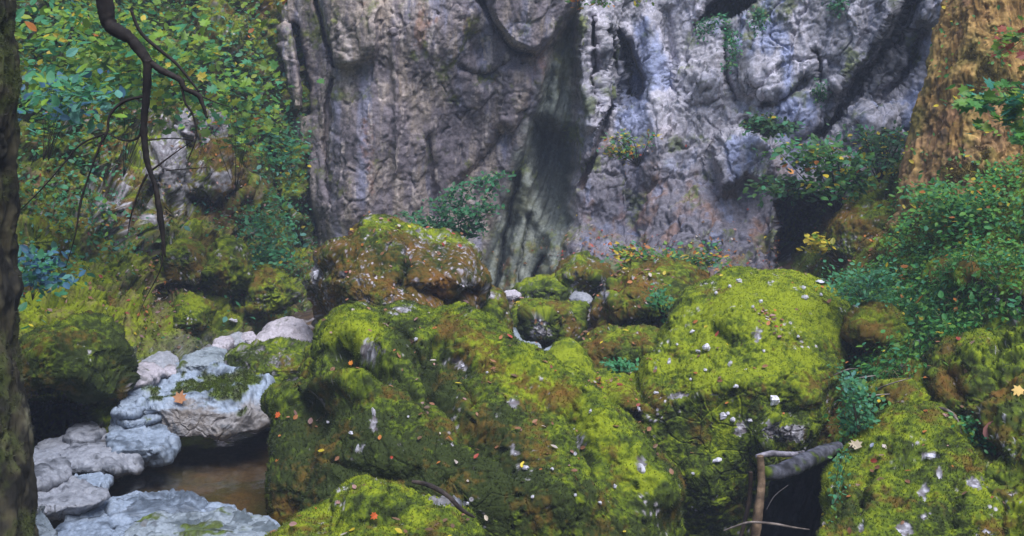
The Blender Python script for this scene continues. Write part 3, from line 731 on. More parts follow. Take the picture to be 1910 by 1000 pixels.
B3, S3 = boulder('boulder', 'bright yellow green mossy boulder dotted with white chips, the largest on the right', 'boulder',
 [(1022, 716), (1100, 702), (1180, 694), (1216, 668), (1240, 622), (1262, 598), (1286, 552), (1322, 525), (1372, 506), (1432, 512), (1470, 508), (1535, 528), (1574, 568), (1583, 620),
  (1562, 660), (1556, 705), (1540, 750), (1512, 790), (1480, 826), (1428, 850), (1408, 930), (1392, 1020), (1380, 1120), (1290, 1140), (1240, 1060), (1215, 960), (1170, 880), (1130, 820), (1070, 760)],
 (1330, 770), 9.6, .85, lean=(.55, .08), boxy=.75, rough=.22, fine=.5, cut=4, cutr=(.6, .85), frontal=True,
 feats=[('l', [(1180, 690), (1260, 700), (1350, 720), (1450, 700), (1530, 700)], 30, .05), ('l', [(1190, 780), (1280, 770), (1370, 750), (1500, 770)], 22, -.0),
        ('l', [(1170, 780), (1150, 800), (1190, 860), (1230, 920)], 22, -.4), ('b', 1400, 590, 100, 60, .12), ('l', [(1330, 620), (1370, 640)], 8, -.08), ('l', [(1510, 740), (1480, 780), (1460, 800)], 16, .08),
        ('l', [(1290, 560), (1270, 640), (1220, 690)], 18, .1), ('l', [(1430, 790), (1420, 850)], 12, .15), ('l', [(1180, 700), (1210, 760)], 10, -.12), ('b', 1480, 770, 20, 20, -.2), ('b', 1320, 900, 50, 60, .15)],
 opt=dict(seed=3, bright=.34, brown=-.16, rock=-.30,
   fb=[('b', 1430, 590, 150, 80, .40), ('l', [(1180, 700), (1300, 700), (1420, 690), (1490, 680)], 30, .25), ('b', 1330, 870, 130, 90, -.55), ('l', [(1140, 800), (1200, 870), (1260, 960)], 30, -.6), ('b', 1260, 780, 80, 40, -.2), ('b', 1500, 730, 60, 40, -.2), ('b', 1080, 730, 60, 20, .2)],  # shade of the lower front and valley side put into the moss colour
   fw=[('b', 1390, 620, 150, 70, -.3), ('b', 1510, 660, 60, 60, .35), ('b', 1300, 780, 130, 50, .3), ('b', 1200, 740, 80, 40, .25), ('b', 1500, 760, 60, 40, .25), ('b', 1330, 920, 80, 60, .1)],
   fr=[('b', 1300, 750, 12, 10, .0), ('b', 1148, 795, 12, 22, .75), ('b', 1185, 770, 12, 16, .5), ('b', 1480, 808, 20, 16, .9), ('b', 1385, 800, 12, 16, .7), ('b', 1080, 718, 34, 10, .8), ('b', 1270, 738, 26, 7, .7), ('b', 1410, 625, 12, 20, .5),
       ('b', 1440, 800, 30, 20, .4), ('b', 1220, 675, 8, 16, .5), ('b', 1260, 940, 20, 20, .45), ('b', 1330, 740, 20, 8, .3), ('b', 1280, 860, 60, 60, .12)]))

B4, S4 = boulder('boulder', 'low mossy mound at the bottom edge, in front of the huge dark boulder', 'boulder',
 [(470, 1040), (520, 992), (562, 966), (618, 955), (628, 922), (688, 889), (742, 892), (800, 912), (850, 942), (876, 976), (900, 1040), (850, 1120), (600, 1140), (490, 1100)],
 (690, 1010), 6.5, .55, lean=.6, boxy=.8, rough=.6, fine=.6, feats=[('l', [(618, 960), (680, 975), (740, 960)], 12, -.08), ('b', 700, 925, 50, 25, .05)],
 opt=dict(seed=4, bright=-.02, brown=-.05, rock=-.35, fb=[('b', 700, 905, 60, 20, .4), ('b', 600, 965, 50, 12, .3)], fw=[('b', 640, 1000, 90, 30, .25), ('b', 830, 990, 40, 20, .3)]))

B5, S5 = boulder('boulder', 'rounded mossy boulder in the bottom right corner, with pale lichen patches', 'boulder',
 [(1548, 1060), (1545, 960), (1550, 895), (1585, 858), (1612, 822), (1648, 782), (1700, 764), (1762, 768), (1790, 822), (1832, 852), (1852, 892), (1882, 932), (1896, 1010), (1880, 1110), (1720, 1150), (1590, 1130)],
 (1710, 930), 7.0, .62, lean=.55, boxy=.8, rough=.6, fine=.7,
 feats=[('l', [(1790, 800), (1740, 840), (1640, 860)], 14, -.06), ('b', 1700, 800, 60, 30, .06), ('l', [(1620, 880), (1600, 960)], 12, -.1), ('l', [(1830, 860), (1790, 900), (1780, 980)], 10, -.07)],
 opt=dict(seed=5, bright=.06, brown=-.1, rock=-.25,
   fb=[('b', 1690, 800, 80, 40, .3), ('b', 1640, 900, 40, 60, .2), ('b', 1590, 950, 30, 60, -.5)], fw=[('b', 1600, 950, 40, 60, .2), ('b', 1820, 900, 30, 30, .3)],
   fr=[('b', 1732, 850, 16, 8, 1.0), ('b', 1725, 915, 13, 18, .75), ('b', 1728, 962, 18, 12, .75), ('b', 1752, 885, 8, 14, .7), ('b', 1822, 900, 26, 12, .7), ('b', 1690, 985, 18, 16, .75), ('b', 1608, 975, 6, 20, .7), ('b', 1840, 990, 40, 8, .5)]))
B6, S6 = boulder('boulder', 'lumpy mossy boulder at the right edge of the picture, above the fern covered gap', 'boulder',
 [(1738, 700), (1760, 655), (1795, 622), (1835, 612), (1872, 626), (1920, 598), (2010, 600), (2080, 680), (2070, 800), (1980, 860), (1900, 850), (1850, 820), (1800, 805), (1765, 760)],
 (1890, 720), 8.3, .6, lean=.45, boxy=.7, cut=10, rough=.7,
 feats=[('l', [(1760, 690), (1800, 740), (1815, 800)], 12, -.12), ('l', [(1870, 640), (1860, 700), (1900, 760)], 12, -.1), ('b', 1830, 660, 30, 25, .1)],
 opt=dict(seed=6, bright=.05, brown=.05, rock=-.2, fb=[('b', 1830, 650, 60, 30, .3)], fw=[('b', 1770, 700, 25, 40, .2)]))
B7, S7 = boulder('boulder', 'small green mossy boulder half cut off by the lower right edge', 'boulder',
 [(1856, 900), (1864, 858), (1895, 832), (1960, 826), (2030, 880), (2040, 1000), (1960, 1060), (1900, 1010), (1870, 950)], (1945, 930), 7.3, .45, lean=.5,
 opt=dict(seed=7, bright=.1, brown=-.1, rock=-.5), boxy=.8)
B8, S8 = boulder('boulder', 'brown boulder with a white crusted left end, in the middle distance under the cliff', 'boulder',
 [(1104, 560), (1112, 535), (1140, 514), (1190, 510), (1240, 520), (1290, 545), (1310, 600), (1280, 650), (1200, 650), (1130, 635), (1108, 600)],
 (1200, 580), 11.6, .5, lean=.3, boxy=.7, cut=12, feats=[('l', [(1110, 600), (1180, 605), (1240, 600)], 10, -.12), ('l', [(1140, 530), (1150, 570)], 8, .08)],
 opt=dict(seed=8, bright=-.05, brown=.28, rock=-.1, speck=.1, fr=[('b', 1122, 550, 14, 30, .55), ('b', 1210, 530, 20, 12, .3)], fb=[('b', 1180, 520, 50, 12, .5), ('b', 1230, 610, 40, 15, .3)]))
B9, S9 = boulder('boulder', 'blocky brown mossy boulder with a flat front, tucked left of the bright one', 'boulder',
 [(1075, 655), (1085, 625), (1140, 612), (1200, 615), (1250, 620), (1280, 660), (1260, 720), (1180, 715), (1100, 715), (1078, 690)],
 (1170, 665), 10.4, .4, lean=.2, boxy=.5, cut=10, opt=dict(seed=9, bright=-.15, brown=.15, rock=-.3, fb=[('b', 1150, 622, 80, 10, .5)]))
B10, S10 = boulder('boulder', 'smooth small green moss dome between the huge boulder and the blocky brown one', 'boulder',
 [(1000, 715), (1010, 680), (1035, 652), (1062, 640), (1088, 660), (1105, 700), (1100, 740), (1040, 750)], (1052, 702), 9.9, .35, lean=.5,
 opt=dict(seed=10, bright=.3, brown=-.3, rock=-.7))
B11, S11 = boulder('boulder', 'flat topped mossy boulder with a bare grey facet, in the gap under the cliff', 'boulder',
 [(932, 610), (936, 580), (960, 560), (1010, 562), (1060, 572), (1104, 575), (1112, 605), (1090, 650), (1040, 670), (980, 680), (940, 670)],
 (1020, 615), 12.0, .5, lean=.35, boxy=.6, cut=10, feats=[('p', [(985, 590), (1010, 583), (1035, 600), (1030, 632), (985, 628)], 6, .1)],
 opt=dict(seed=11, bright=.0, brown=-.05, rock=-.35, fr=[('p', [(985, 590), (1010, 583), (1035, 600), (1030, 632), (985, 628)], 6, .45)], fw=[('b', 1040, 570, 30, 10, .4), ('b', 1070, 610, 25, 15, .5)], fb=[('b', 980, 570, 30, 15, .4)]))
B12, S12 = boulder('boulder', 'narrow dark mossy rock wedged right against the rust brown boulder', 'boulder',
 [(885, 600), (888, 560), (905, 540), (930, 548), (945, 580), (948, 630), (935, 670), (895, 670)], (917, 610), 11.4, .4, lean=.15,
 opt=dict(seed=12, bright=-.25, brown=.1, rock=-.1, white=.2, fr=[('b', 915, 550, 20, 10, .5)]))
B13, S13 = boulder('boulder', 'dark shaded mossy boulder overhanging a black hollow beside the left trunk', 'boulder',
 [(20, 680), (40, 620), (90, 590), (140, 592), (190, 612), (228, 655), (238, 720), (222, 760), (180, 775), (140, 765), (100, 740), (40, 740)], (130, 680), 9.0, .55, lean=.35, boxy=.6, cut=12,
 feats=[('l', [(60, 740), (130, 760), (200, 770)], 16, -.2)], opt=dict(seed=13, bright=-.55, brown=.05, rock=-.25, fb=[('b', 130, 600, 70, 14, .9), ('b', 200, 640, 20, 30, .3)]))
# mossy rocks on the left bank
for i, (lab, ring, c, Yd, D, o) in enumerate([
 ('upright mossy rock on the left bank, left of a pink leaf strewn gully', [(305, 520), (308, 465), (330, 440), (362, 445), (382, 480), (372, 520), (340, 545), (312, 545)], (342, 495), 12.2, .35, dict(bright=.05, brown=.25)),
 ('bright mossy rock on the left bank, right of the leaf strewn gully', [(372, 530), (378, 480), (400, 452), (435, 455), (452, 490), (455, 540), (430, 565), (390, 565)], (413, 510), 12.4, .4, dict(bright=.3, brown=-.1)),
 ('mossy rock closest to the rust brown boulder on the left bank', [(450, 560), (452, 520), (475, 500), (510, 510), (545, 540), (550, 580), (520, 600), (470, 595)], (500, 550), 12.6, .4, dict(bright=.25, brown=.1)),
 ('lowest mossy rock of the left bank, just above the stream', [(300, 590), (322, 562), (355, 552), (385, 565), (398, 600), (380, 630), (320, 625)], (350, 595), 11.2, .35, dict(bright=.15, brown=.05)),
 ('brown mossy ledge rock below the white outcrop on the left bank', [(360, 330), (375, 290), (420, 270), (460, 290), (475, 330), (440, 355), (390, 350)], (418, 315), 14.9, .35, dict(bright=-.25, brown=.35)),
 ('round moss cushioned rock above the dark hollow by the left trunk', [(30, 470), (45, 440), (75, 430), (105, 445), (112, 475), (80, 495), (45, 492)], (72, 463), 11.2, .3, dict(bright=.3, brown=0)),
 ]):
    ring = [(c[0] + (a - c[0]) * 1.2 + random.uniform(-7, 7), c[1] + (b - c[1]) * 1.12 + random.uniform(-6, 6)) for a, b in ring]
    boulder('mossy_rock', lab, 'rock', ring, c, Yd + .45, D, lean=.35, opt=dict(seed=20 + i, rock=.06, **o), group='mossy rocks of the left bank', rough=1.5, boxy=.55, cut=20, cutr=(.42, .78))
for i, (lab, ring, c, Yd, D, o) in enumerate([
 ('ochre rock with bare brown face beside the black cave mouth', [(1545, 520), (1548, 450), (1562, 410), (1600, 385), (1660, 378), (1720, 420), (1720, 500), (1640, 530)], (1630, 455), 12.5, .5, dict(bright=-.1, brown=.35, rock=.25)),
 ('brown mossy hump among the ferns right of the bright boulder', [(1580, 640), (1600, 585), (1640, 570), (1690, 590), (1700, 640), (1650, 670), (1600, 668)], (1640, 620), 9.6, .35, dict(bright=-.15, brown=.3, rock=-.3)),
 ('rust topped mossy rock high on the right bank under the big trunk', [(1730, 525), (1750, 492), (1800, 485), (1840, 505), (1845, 540), (1790, 555), (1745, 550)], (1790, 520), 10.0, .3, dict(bright=.05, brown=.4, rock=-.1)),
 ('small mossy rock with fallen twigs just above the bottom right boulder', [(1630, 745), (1650, 718), (1690, 708), (1725, 720), (1735, 755), (1700, 780), (1650, 775)], (1683, 745), 8.4, .28, dict(bright=.2, brown=.05, rock=-.3)),
 ('mossy rock at the right edge below the pale rock debris', [(1850, 640), (1862, 590), (1890, 575), (1940, 580), (1960, 630), (1910, 660)], (1900, 615), 8.9, .3, dict(bright=.05, brown=.25, rock=0)),
 ]):
    boulder('mossy_rock', lab, 'rock', ring, c, Yd, D, lean=.35, opt=dict(seed=30 + i, **o), group='mossy rocks of the right bank', rough=1.0, boxy=.6, cut=12)
for i, (lab, ring, c, Yd, D, o) in enumerate([
 ('green grey slab leaning at the foot of the smooth flank of the cliff', [(955, 560), (965, 540), (1010, 520), (1050, 525), (1072, 555), (1050, 580), (985, 575)], (1015, 552), 13.4, .4, dict(bright=-.1, brown=-.1, rock=.15)),
 ('mossy rock with orange leaf litter at the base of the cliff', [(1030, 540), (1045, 500), (1085, 478), (1120, 490), (1150, 520), (1140, 550), (1060, 555)], (1088, 525), 13.6, .45, dict(bright=.0, brown=.2, rock=.3)),
 ('wet green rock in the stream gap, behind the long pale slab', [(415, 700), (425, 660), (470, 645), (540, 648), (590, 665), (612, 710), (600, 750), (520, 750), (440, 730)], (515, 700), 10.0, .5, dict(bright=-.15, brown=-.2, rock=.42, white=-.3)),
 ('low mossy ledge rock behind the big bright boulder', [(1130, 520), (1160, 495), (1220, 490), (1290, 500), (1330, 530), (1300, 560), (1180, 555)], (1230, 525), 12.6, .4, dict(bright=.1, brown=.35, rock=-.1)),
 ('dark mossy block under the undercut of the huge boulder dome', [(560, 700), (575, 660), (600, 640), (640, 650), (650, 700), (620, 740), (575, 735)], (603, 695), 9.4, .4, dict(bright=.0, brown=-.05, rock=-.3)),
 ]):
    boulder('mossy_rock', lab, 'rock', ring, c, Yd, D, lean=.3, opt=dict(seed=40 + i, **o), group='mossy rocks between the boulders', rough=1.0, boxy=.6, cut=12)

# ---- bare stones along the stream
BLU = (A(.08, .10, .13), A(.27, .32, .40)); LIL = (A(.08, .085, .10), A(.30, .305, .34)); PALE = (A(.17, .16, .17), A(.42, .38, .42)); TEAL = (A(.09, .11, .125), A(.25, .285, .32))
stones = [
 ('long pale slab with a green mossy top and a tan front above the pool', [(228, 770), (232, 722), (262, 692), (320, 688), (345, 668), (385, 652), (420, 665), (470, 688), (500, 715), (514, 750), (508, 782), (490, 794), (440, 800), (360, 806), (318, 806), (270, 792)],
  (380, 768), 9.2, .32, .5, dict(tuft=1, cols=BLU, white=.15, tan=-.1, moss=-.55, fg=[('l', [(285, 728), (350, 722), (430, 722), (468, 705)], 22, .92), ('b', 390, 690, 30, 20, .5)], ft=[('l', [(310, 795), (420, 785), (490, 765)], 40, .95)], fd=[('l', [(300, 822), (400, 815), (490, 805)], 7, .3)]),  # fd: overhang shadow along the slab's foot, put into the stone colour
  [('l', [(250, 770), (340, 752), (430, 745), (490, 740)], 14, .10), ('b', 370, 715, 80, 18, -.06), ('l', [(400, 700), (460, 700), (500, 740)], 9, .08)]),
 ('broad blue grey slab at the bottom left, nearest to the viewer', [(85, 1020), (105, 978), (160, 952), (215, 934), (310, 928), (370, 938), (385, 952), (430, 956), (450, 976), (530, 996), (545, 1040), (400, 1100), (180, 1100)],
  (290, 1000), 6.9, .5, .9, dict(cols=BLU, white=.35, tan=-.5, moss=-.8, fg=[('b', 300, 990, 60, 8, .5), ('b', 400, 985, 40, 12, .6)]), [('l', [(170, 970), (200, 945), (210, 985)], 5, -.05), ('l', [(260, 960), (330, 945), (430, 950)], 5, -.03)]),
 ('whitish stone with dark moss stains in front of the blue grey slab', [(230, 1030), (240, 985), (290, 965), (360, 968), (420, 955), (470, 965), (515, 985), (520, 1040), (420, 1080), (280, 1080)], (375, 1020), 6.45, .3, .8,
  dict(cols=TEAL, white=.3, tan=-.5, moss=-.25, fg=[('b', 300, 1000, 40, 10, .5), ('b', 370, 985, 30, 10, .4)]), []),
 ('flat lilac slab left of the blue grey slab, crossed by a crack', [(68, 930), (80, 900), (115, 888), (165, 915), (200, 925), (180, 940), (120, 965), (85, 960)], (125, 930), 7.35, .25, .8, dict(cols=LIL, white=.25, tan=-.3, moss=-.9), []),
 ('grey slab stone tight against the left trunk', [(45, 890), (50, 855), (80, 850), (110, 870), (122, 900), (95, 910), (60, 905)], (82, 882), 7.7, .25, .8, dict(cols=LIL, white=.1, tan=-.2, moss=-.9), []),
 ('smooth rounded grey stone dipping into the pool', [(212, 810), (218, 782), (245, 772), (285, 792), (315, 822), (322, 848), (305, 872), (270, 880), (235, 860)], (268, 828), 8.6, .3, .7, dict(cols=BLU, white=.15, tan=-.2, moss=-.9), []),
 ('knobbly grey stone with pitted top left of the rounded stone', [(100, 880), (108, 850), (150, 822), (185, 812), (215, 815), (245, 850), (258, 880), (245, 895), (190, 900), (130, 895)], (180, 860), 8.3, .35, .7, dict(cols=LIL, white=.0, tan=-.1, moss=-.9, fd=[('b', 180, 885, 70, 12, .3)]), []),
 ('small brownish stone behind the knobbly stone', [(128, 825), (135, 800), (158, 790), (182, 800), (186, 825), (160, 840)], (157, 816), 8.75, .2, .7, dict(cols=LIL, white=-.3, tan=.2, moss=-.9), []),
 ('pale stone wedged between the left trunk and the knobbly stone', [(50, 860), (60, 835), (105, 822), (135, 830), (132, 850), (105, 872), (70, 875)], (92, 848), 8.45, .25, .7, dict(cols=LIL, white=.3, tan=-.1, moss=-.9), []),
 ('tan stone half hidden behind the rounded stone', [(205, 790), (215, 765), (245, 752), (285, 760), (300, 785), (270, 800)], (250, 778), 9.0, .25, .7, dict(cols=BLU, white=.2, tan=-.1, moss=-.6), []),
 ('large white stone under the left end of the rust brown boulder', [(478, 636), (488, 615), (520, 601), (550, 600), (572, 618), (590, 640), (575, 655), (520, 650)], (532, 630), 11.3, .35, .6, dict(cols=PALE, white=.35, tan=-.1, moss=-.7), []),
 ('teal grey stone behind the left part of the long slab', [(335, 690), (345, 670), (375, 655), (410, 655), (420, 680), (400, 700), (360, 703)], (378, 680), 10.0, .3, .6, dict(cols=TEAL, white=.2, tan=-.4, moss=-.4), []),
 ('white stone touching the left end of the long slab', [(232, 715), (238, 695), (262, 680), (290, 690), (300, 710), (280, 725), (250, 728)], (265, 705), 9.6, .25, .6, dict(cols=PALE, white=.0, tan=-.2, moss=-.5), []),
 ('lilac stone behind the white one at the slab end', [(262, 690), (272, 672), (300, 664), (325, 672), (328, 690), (300, 698)], (295, 682), 10.1, .25, .6, dict(cols=LIL, white=.3, tan=-.2, moss=-.7), []),
 ('small white stone left of a group of two by the stream head', [(398, 652), (402, 636), (418, 630), (428, 640), (424, 654)], (412, 643), 10.9, .15, .5, dict(cols=PALE, white=.4, moss=-.8), []),
 ('small pale stone between two white ones at the stream head', [(424, 650), (430, 632), (448, 628), (456, 642), (448, 652)], (440, 642), 11.1, .15, .5, dict(cols=LIL, white=.3, moss=-.8), []),
 ('small white stone left of the large white stone', [(450, 645), (456, 628), (466, 622), (474, 634), (470, 648)], (462, 636), 11.2, .15, .5, dict(cols=PALE, white=.4, moss=-.8), []),
 ('pale triangular stone sticking up in the gap below the mossy facet rock', [(930, 680), (938, 650), (958, 618), (975, 640), (1010, 650), (1015, 672), (990, 690), (945, 692)], (968, 662), 10.9, .25, .5, dict(cols=TEAL, white=.5, tan=-.6, moss=-.8), []),
 ('bluish stone on the pool edge between the rounded stone and the grey slab stone', [(120, 912), (128, 895), (160, 888), (195, 893), (200, 908), (160, 918)], (160, 905), 7.75, .15, .6, dict(cols=BLU, white=.2, tan=-.3, moss=-.9), []),
 ('small white stone on top of the join between the long slab and the lilac stone', [(300, 702), (306, 688), (322, 682), (336, 690), (334, 703)], (318, 696), 9.85, .12, .5, dict(cols=PALE, white=.3, moss=-.8), []),
 ('whitish stone in front of the left end of the long pale slab', [(218, 775), (224, 750), (240, 740), (262, 748), (262, 770), (240, 782)], (240, 764), 8.95, .18, .6, dict(cols=BLU, white=.4, tan=-.3, moss=-.8), []),
 ('grey stone beside the wet green rock at the right end of the slab', [(505, 745), (510, 722), (528, 715), (545, 726), (545, 748), (525, 755)], (526, 738), 9.5, .16, .6, dict(cols=TEAL, white=.1, moss=-.4), []),
 ('thin pale stone standing right of the triangular one', [(1010, 670), (1018, 655), (1045, 645), (1050, 655), (1030, 678)], (1030, 663), 10.7, .12, .5, dict(cols=TEAL, white=.4, tan=-.6, moss=-.7), []),
 ('flat grey slab stone at the foot of the cliff, right of the leaning slab', [(1062, 560), (1070, 550), (1100, 555), (1108, 566), (1090, 574), (1068, 570)], (1085, 563), 12.9, .25, .5, dict(cols=LIL, white=.1, moss=-.7), []),
 ('white stone lying at the foot of the fluted cliff flank', [(938, 556), (944, 546), (962, 544), (970, 552), (958, 560)], (954, 552), 12.9, .15, .5, dict(cols=PALE, white=.5, moss=-.9), []),
 ('grey stone poking out at the bottom centre behind the low mossy mound', [(770, 910), (778, 892), (805, 884), (830, 892), (842, 915), (870, 950), (890, 990), (840, 990), (790, 940)], (822, 930), 6.9, .2, .6, dict(cols=LIL, white=-.35, tan=.1, moss=-.6), []),
 ('pale stone at the foot of the left trunk in the bottom left corner', [(40, 1030), (45, 985), (62, 955), (78, 965), (92, 1000), (95, 1050), (60, 1070)], (68, 1010), 6.0, .18, .6, dict(cols=TEAL, white=.2, tan=-.2, moss=-.5), []),
]
for i, (lab, ring, c, Yd, D, bx, o, fs) in enumerate(stones):
    boulder('stone', lab, 'stone', ring, c, Yd, D, lean=(1.1, .15), feats=fs, opt=dict(seed=60 + i, **o), kind='stone', group='bare stones of the stream bed', boxy=bx, rough=.7, cut=9)

# ------------------------------------------------------------------ leaves
def leaf_shape(kind):
    if kind == 'lobed':      # maple-like outline, midrib along y
        pts = [(0, 0), (.30, -.05), (.28, .15), (.55, .30), (.34, .42), (.38, .72), (.14, .62), (0, 1.0), (-.14, .62), (-.38, .72), (-.34, .42), (-.55, .30), (-.28, .15), (-.30, -.05)]
    elif kind == 'oval':
        pts = [(0, 0), (.24, .22), (.30, .5), (.17, .82), (0, 1), (-.17, .82), (-.30, .5), (-.24, .22)]
    else:
        pts = [(0, 0), (.3, .42), (0, 1), (-.3, .42)]
    return np.array(pts, float)
def leaves(name, p, nrm, size, cols, kind='oval', mat=None, parent=None, fold=.18, stuff=False, dirs=None, jitter=.25):
    p = np.asarray(p, float); n = len(p); sh = leaf_shape(kind); k = len(sh)
    nrm = unit(nrm); d = rng.normal(size=(n, 3)) if dirs is None else dirs
    d = unit(d - nrm * (d * nrm).sum(-1, keepdims=True)); s = np.cross(d, nrm)
    sz = (size * rng.uniform(.45, 1.45, n))[:, None, None]
    bend = rng.uniform(-.25, .25, (n, 1, 1))
    V = p[:, None] + sz * (s[:, None] * sh[None, :, :1] + d[:, None] * sh[None, :, 1:]
        + nrm[:, None] * (fold * np.abs(sh[None, :, :1]) + bend * sh[None, :, 1:] ** 2))
    if k == 4:
        f = np.arange(n)[:, None] * 4
        faces = np.concatenate([f + [0, 1, 2], f + [0, 2, 3]])
        VV = V
    else:
        c = p[:, None] + sz * (d[:, None] * .45 + nrm[:, None] * bend * .2)
        VV = np.concatenate([V, c], 1); f = (np.arange(n) * (k + 1))[:, None]
        faces = np.concatenate([np.concatenate([f + j, f + (j + 1) % k, f + k], 1) for j in range(k)])
    c = np.asarray(cols) * rng.uniform(1 - jitter, 1 + jitter, (n, 1))
    o = make(name, VV, faces, mat or M_LEAF, np.repeat(c[:, None], VV.shape[1], 1), parent, smooth=False)
    if stuff: o['kind'] = 'stuff'
    return o
def palette(n, items):
    w = np.array([i[0] for i in items], float); cs = np.array([i[1] for i in items])
    return cs[rng.choice(len(items), n, p=w / w.sum())]
LG, LY, LT, LD = (.18, .31, .03), (.55, .42, .03), (.06, .24, .11), (.04, .11, .04)
LB, LO, LR_, LP = (.05, .14, .22), (.5, .17, .03), (.33, .06, .04), (.40, .22, .20)
GREEN = [(4, LG), (1.0, (.24, .30, .02)), (3, (.06, .17, .03)), (2.2, LT), (.25, LY), (.1, LO)]
TEALS = [(5, LT), (2.5, (.04, .13, .04)), (1.2, (.08, .20, .03)), (.5, (.10, .28, .22)), (.15, LY)]
DARKG = [(4, LD), (2, (.05, .12, .02)), (1, LT), (.3, LY)]
DRY = [(3, (.26, .12, .06)), (2, (.32, .18, .16)), (1.2, (.40, .14, .03)), (.7, LY), (.8, LR_), (2, (.16, .09, .05)), (.7, (.5, .42, .38))]

def scatter_leaves(name, s, n, size, pal, weight, kind='diamond', lift=.02, up=.5, mat=None, label=None, cat=None, spread=.02, clump=None):
    q = sample(s, n, weight)
    p, nn, c = q
    p = p + nn * lift * rng.uniform(.2, 1.6, (n, 1)) + rng.normal(0, spread, p.shape)
    nr = unit(nn * .6 + A(0, -.15, up) + rng.normal(0, .35, p.shape))
    o = leaves(name, p, nr, size, palette(n, pal), kind, mat, None, stuff=True)
    tag(o, label, cat)
    return o
def nz2(x, y, sc, seed): return fbm(np.stack([x / sc, y / sc, x * 0 + seed], -1), 1, 3, seed)

# ivy and herbs over the left bank
def w_left(x, y, N, p, M):
    w = .12 + feat(x, y, [('b', 150, 90, 150, 130, .9), ('b', 130, 270, 80, 120, .9), ('b', 110, 380, 110, 60, .7), ('b', 510, 440, 50, 70, 1.6), ('b', 420, 130, 90, 90, .9), ('b', 520, 300, 60, 90, .9),
        ('b', 230, 450, 60, 40, .5), ('b', 110, 500, 70, 25, .9), ('b', 400, 400, 50, 30, .5), ('b', 310, 300, 60, 70, -1.2), ('b', 410, 330, 60, 50, -.8), ('b', 230, 570, 120, 50, -.5), ('b', 350, 500, 60, 60, -.3)])
    return w * sst(-.25, .25, nz2(x, y, 38, 3) + .15) * sst(660, 620, y)
scatter_leaves('ivy', S_LEFT, 10000, .055, TEALS, w_left, 'diamond', .06, .55, label='blue green ivy and herbs spread over the left bank', cat='ivy', spread=.04)
def w_lherb(x, y, N, p, M):
    return (feat(x, y, [('b', 150, 60, 150, 70, 1), ('b', 350, 90, 150, 80, 1), ('b', 90, 180, 60, 90, .5), ('b', 480, 230, 50, 50, .4)])) * sst(-.1, .3, nz2(x, y, 45, 7))
scatter_leaves('undergrowth', S_LEFT, 4000, .085, GREEN, w_lherb, 'oval', .12, .8, label='light green leafy undergrowth covering the top of the left bank', cat='undergrowth', spread=.09)
# ferns, grass and ivy over the right bank
def w_right(x, y, N, p, M):
    w = feat(x, y, [('p', [(1560, 520), (1640, 480), (1680, 380), (1730, 330), (2050, 300), (2050, 590), (1860, 600), (1760, 640), (1740, 700), (1650, 700), (1620, 800), (1570, 820), (1580, 560)], 20, 1),
         ('b', 1640, 620, 40, 30, -.7), ('b', 1800, 520, 40, 22, -.7), ('b', 1610, 440, 50, 50, -.6)])
    return w * (.25 + sst(-.25, .2, nz2(x, y, 32, 11)))
scatter_leaves('ivy', S_RIGHT, 11000, .045, [(4, (.07, .27, .06)), (3, (.14, .32, .04)), (1, LT), (1, (.10, .24, .03)), (.15, LY), (.15, LO)], w_right, 'diamond', .06, .5, label='fine green ivy and herbs spread over the right bank', cat='ivy', spread=.035)

scatter_leaves('ivy', S_RIGHT, 800, .06, [(3, (.07, .26, .06)), (2, (.14, .30, .04)), (2, LT), (.5, LY), (.3, LO)], w_right, 'oval', .12, .7, label='broader herb leaves standing above the ivy of the right bank', cat='herbs', spread=.07)
scatter_leaves('ivy', S_LEFT, 500, .08, [(3, LT), (2, (.08, .22, .18)), (2, (.14, .28, .03))], w_left, 'oval', .14, .7, label='broader leaves standing above the ivy of the left bank', cat='herbs', spread=.08)
for S_, n_, side_ in ((S_LEFT, 60000, 'left'), (S_RIGHT, 45000, 'right')):
    tt = tufts(None, S_, n_, .03, .008, name='moss', weight=lambda x, y, N, p, M: (M > .9) * 1.0)
    tag(tt, 'fuzzy moss carpet growing over the ' + side_ + ' bank', 'moss')
# grass blades on the right bank
def grass(name, s, n, weight, length, label):
    p, nn, c = sample(s, n, weight)
    d = unit(nn * .3 + A(-.1, -.35, .5) + rng.normal(0, .5, p.shape)); side = unit(np.cross(d, rng.normal(size=p.shape)))
    l = length * rng.uniform(.5, 1.4, (n, 1)); w = .004
    m1 = p + d * l * .55; tip = m1 + unit(d + A(0, -.3, -.9)) * l * .5
    V = np.stack([p - side * w, p + side * w, m1 + side * w * .8, m1 - side * w * .8, tip], 1)
    f = (np.arange(n) * 5)[:, None]
    cc = palette(n, [(3, (.06, .22, .04)), (2, (.12, .28, .05)), (2, (.03, .14, .07)), (.5, (.3, .25, .12))])
    o = make(name, V, [f + [0, 1, 2, 3], f + [3, 2, 4]], M_LEAF, np.repeat(cc[:, None], 5, 1), None, smooth=False)
    tag(o, label, 'grass', None, 'stuff')
grass('grass', S_RIGHT, 9000, lambda x, y, N, p, M: w_right(x, y, N, p, M) * (feat(x, y, [('b', 1700, 560, 150, 70, 1), ('b', 1640, 730, 70, 60, .6), ('b', 1780, 620, 80, 50, .6)])), .14, 'thin arching grass blades on the right bank beside the bright boulder')

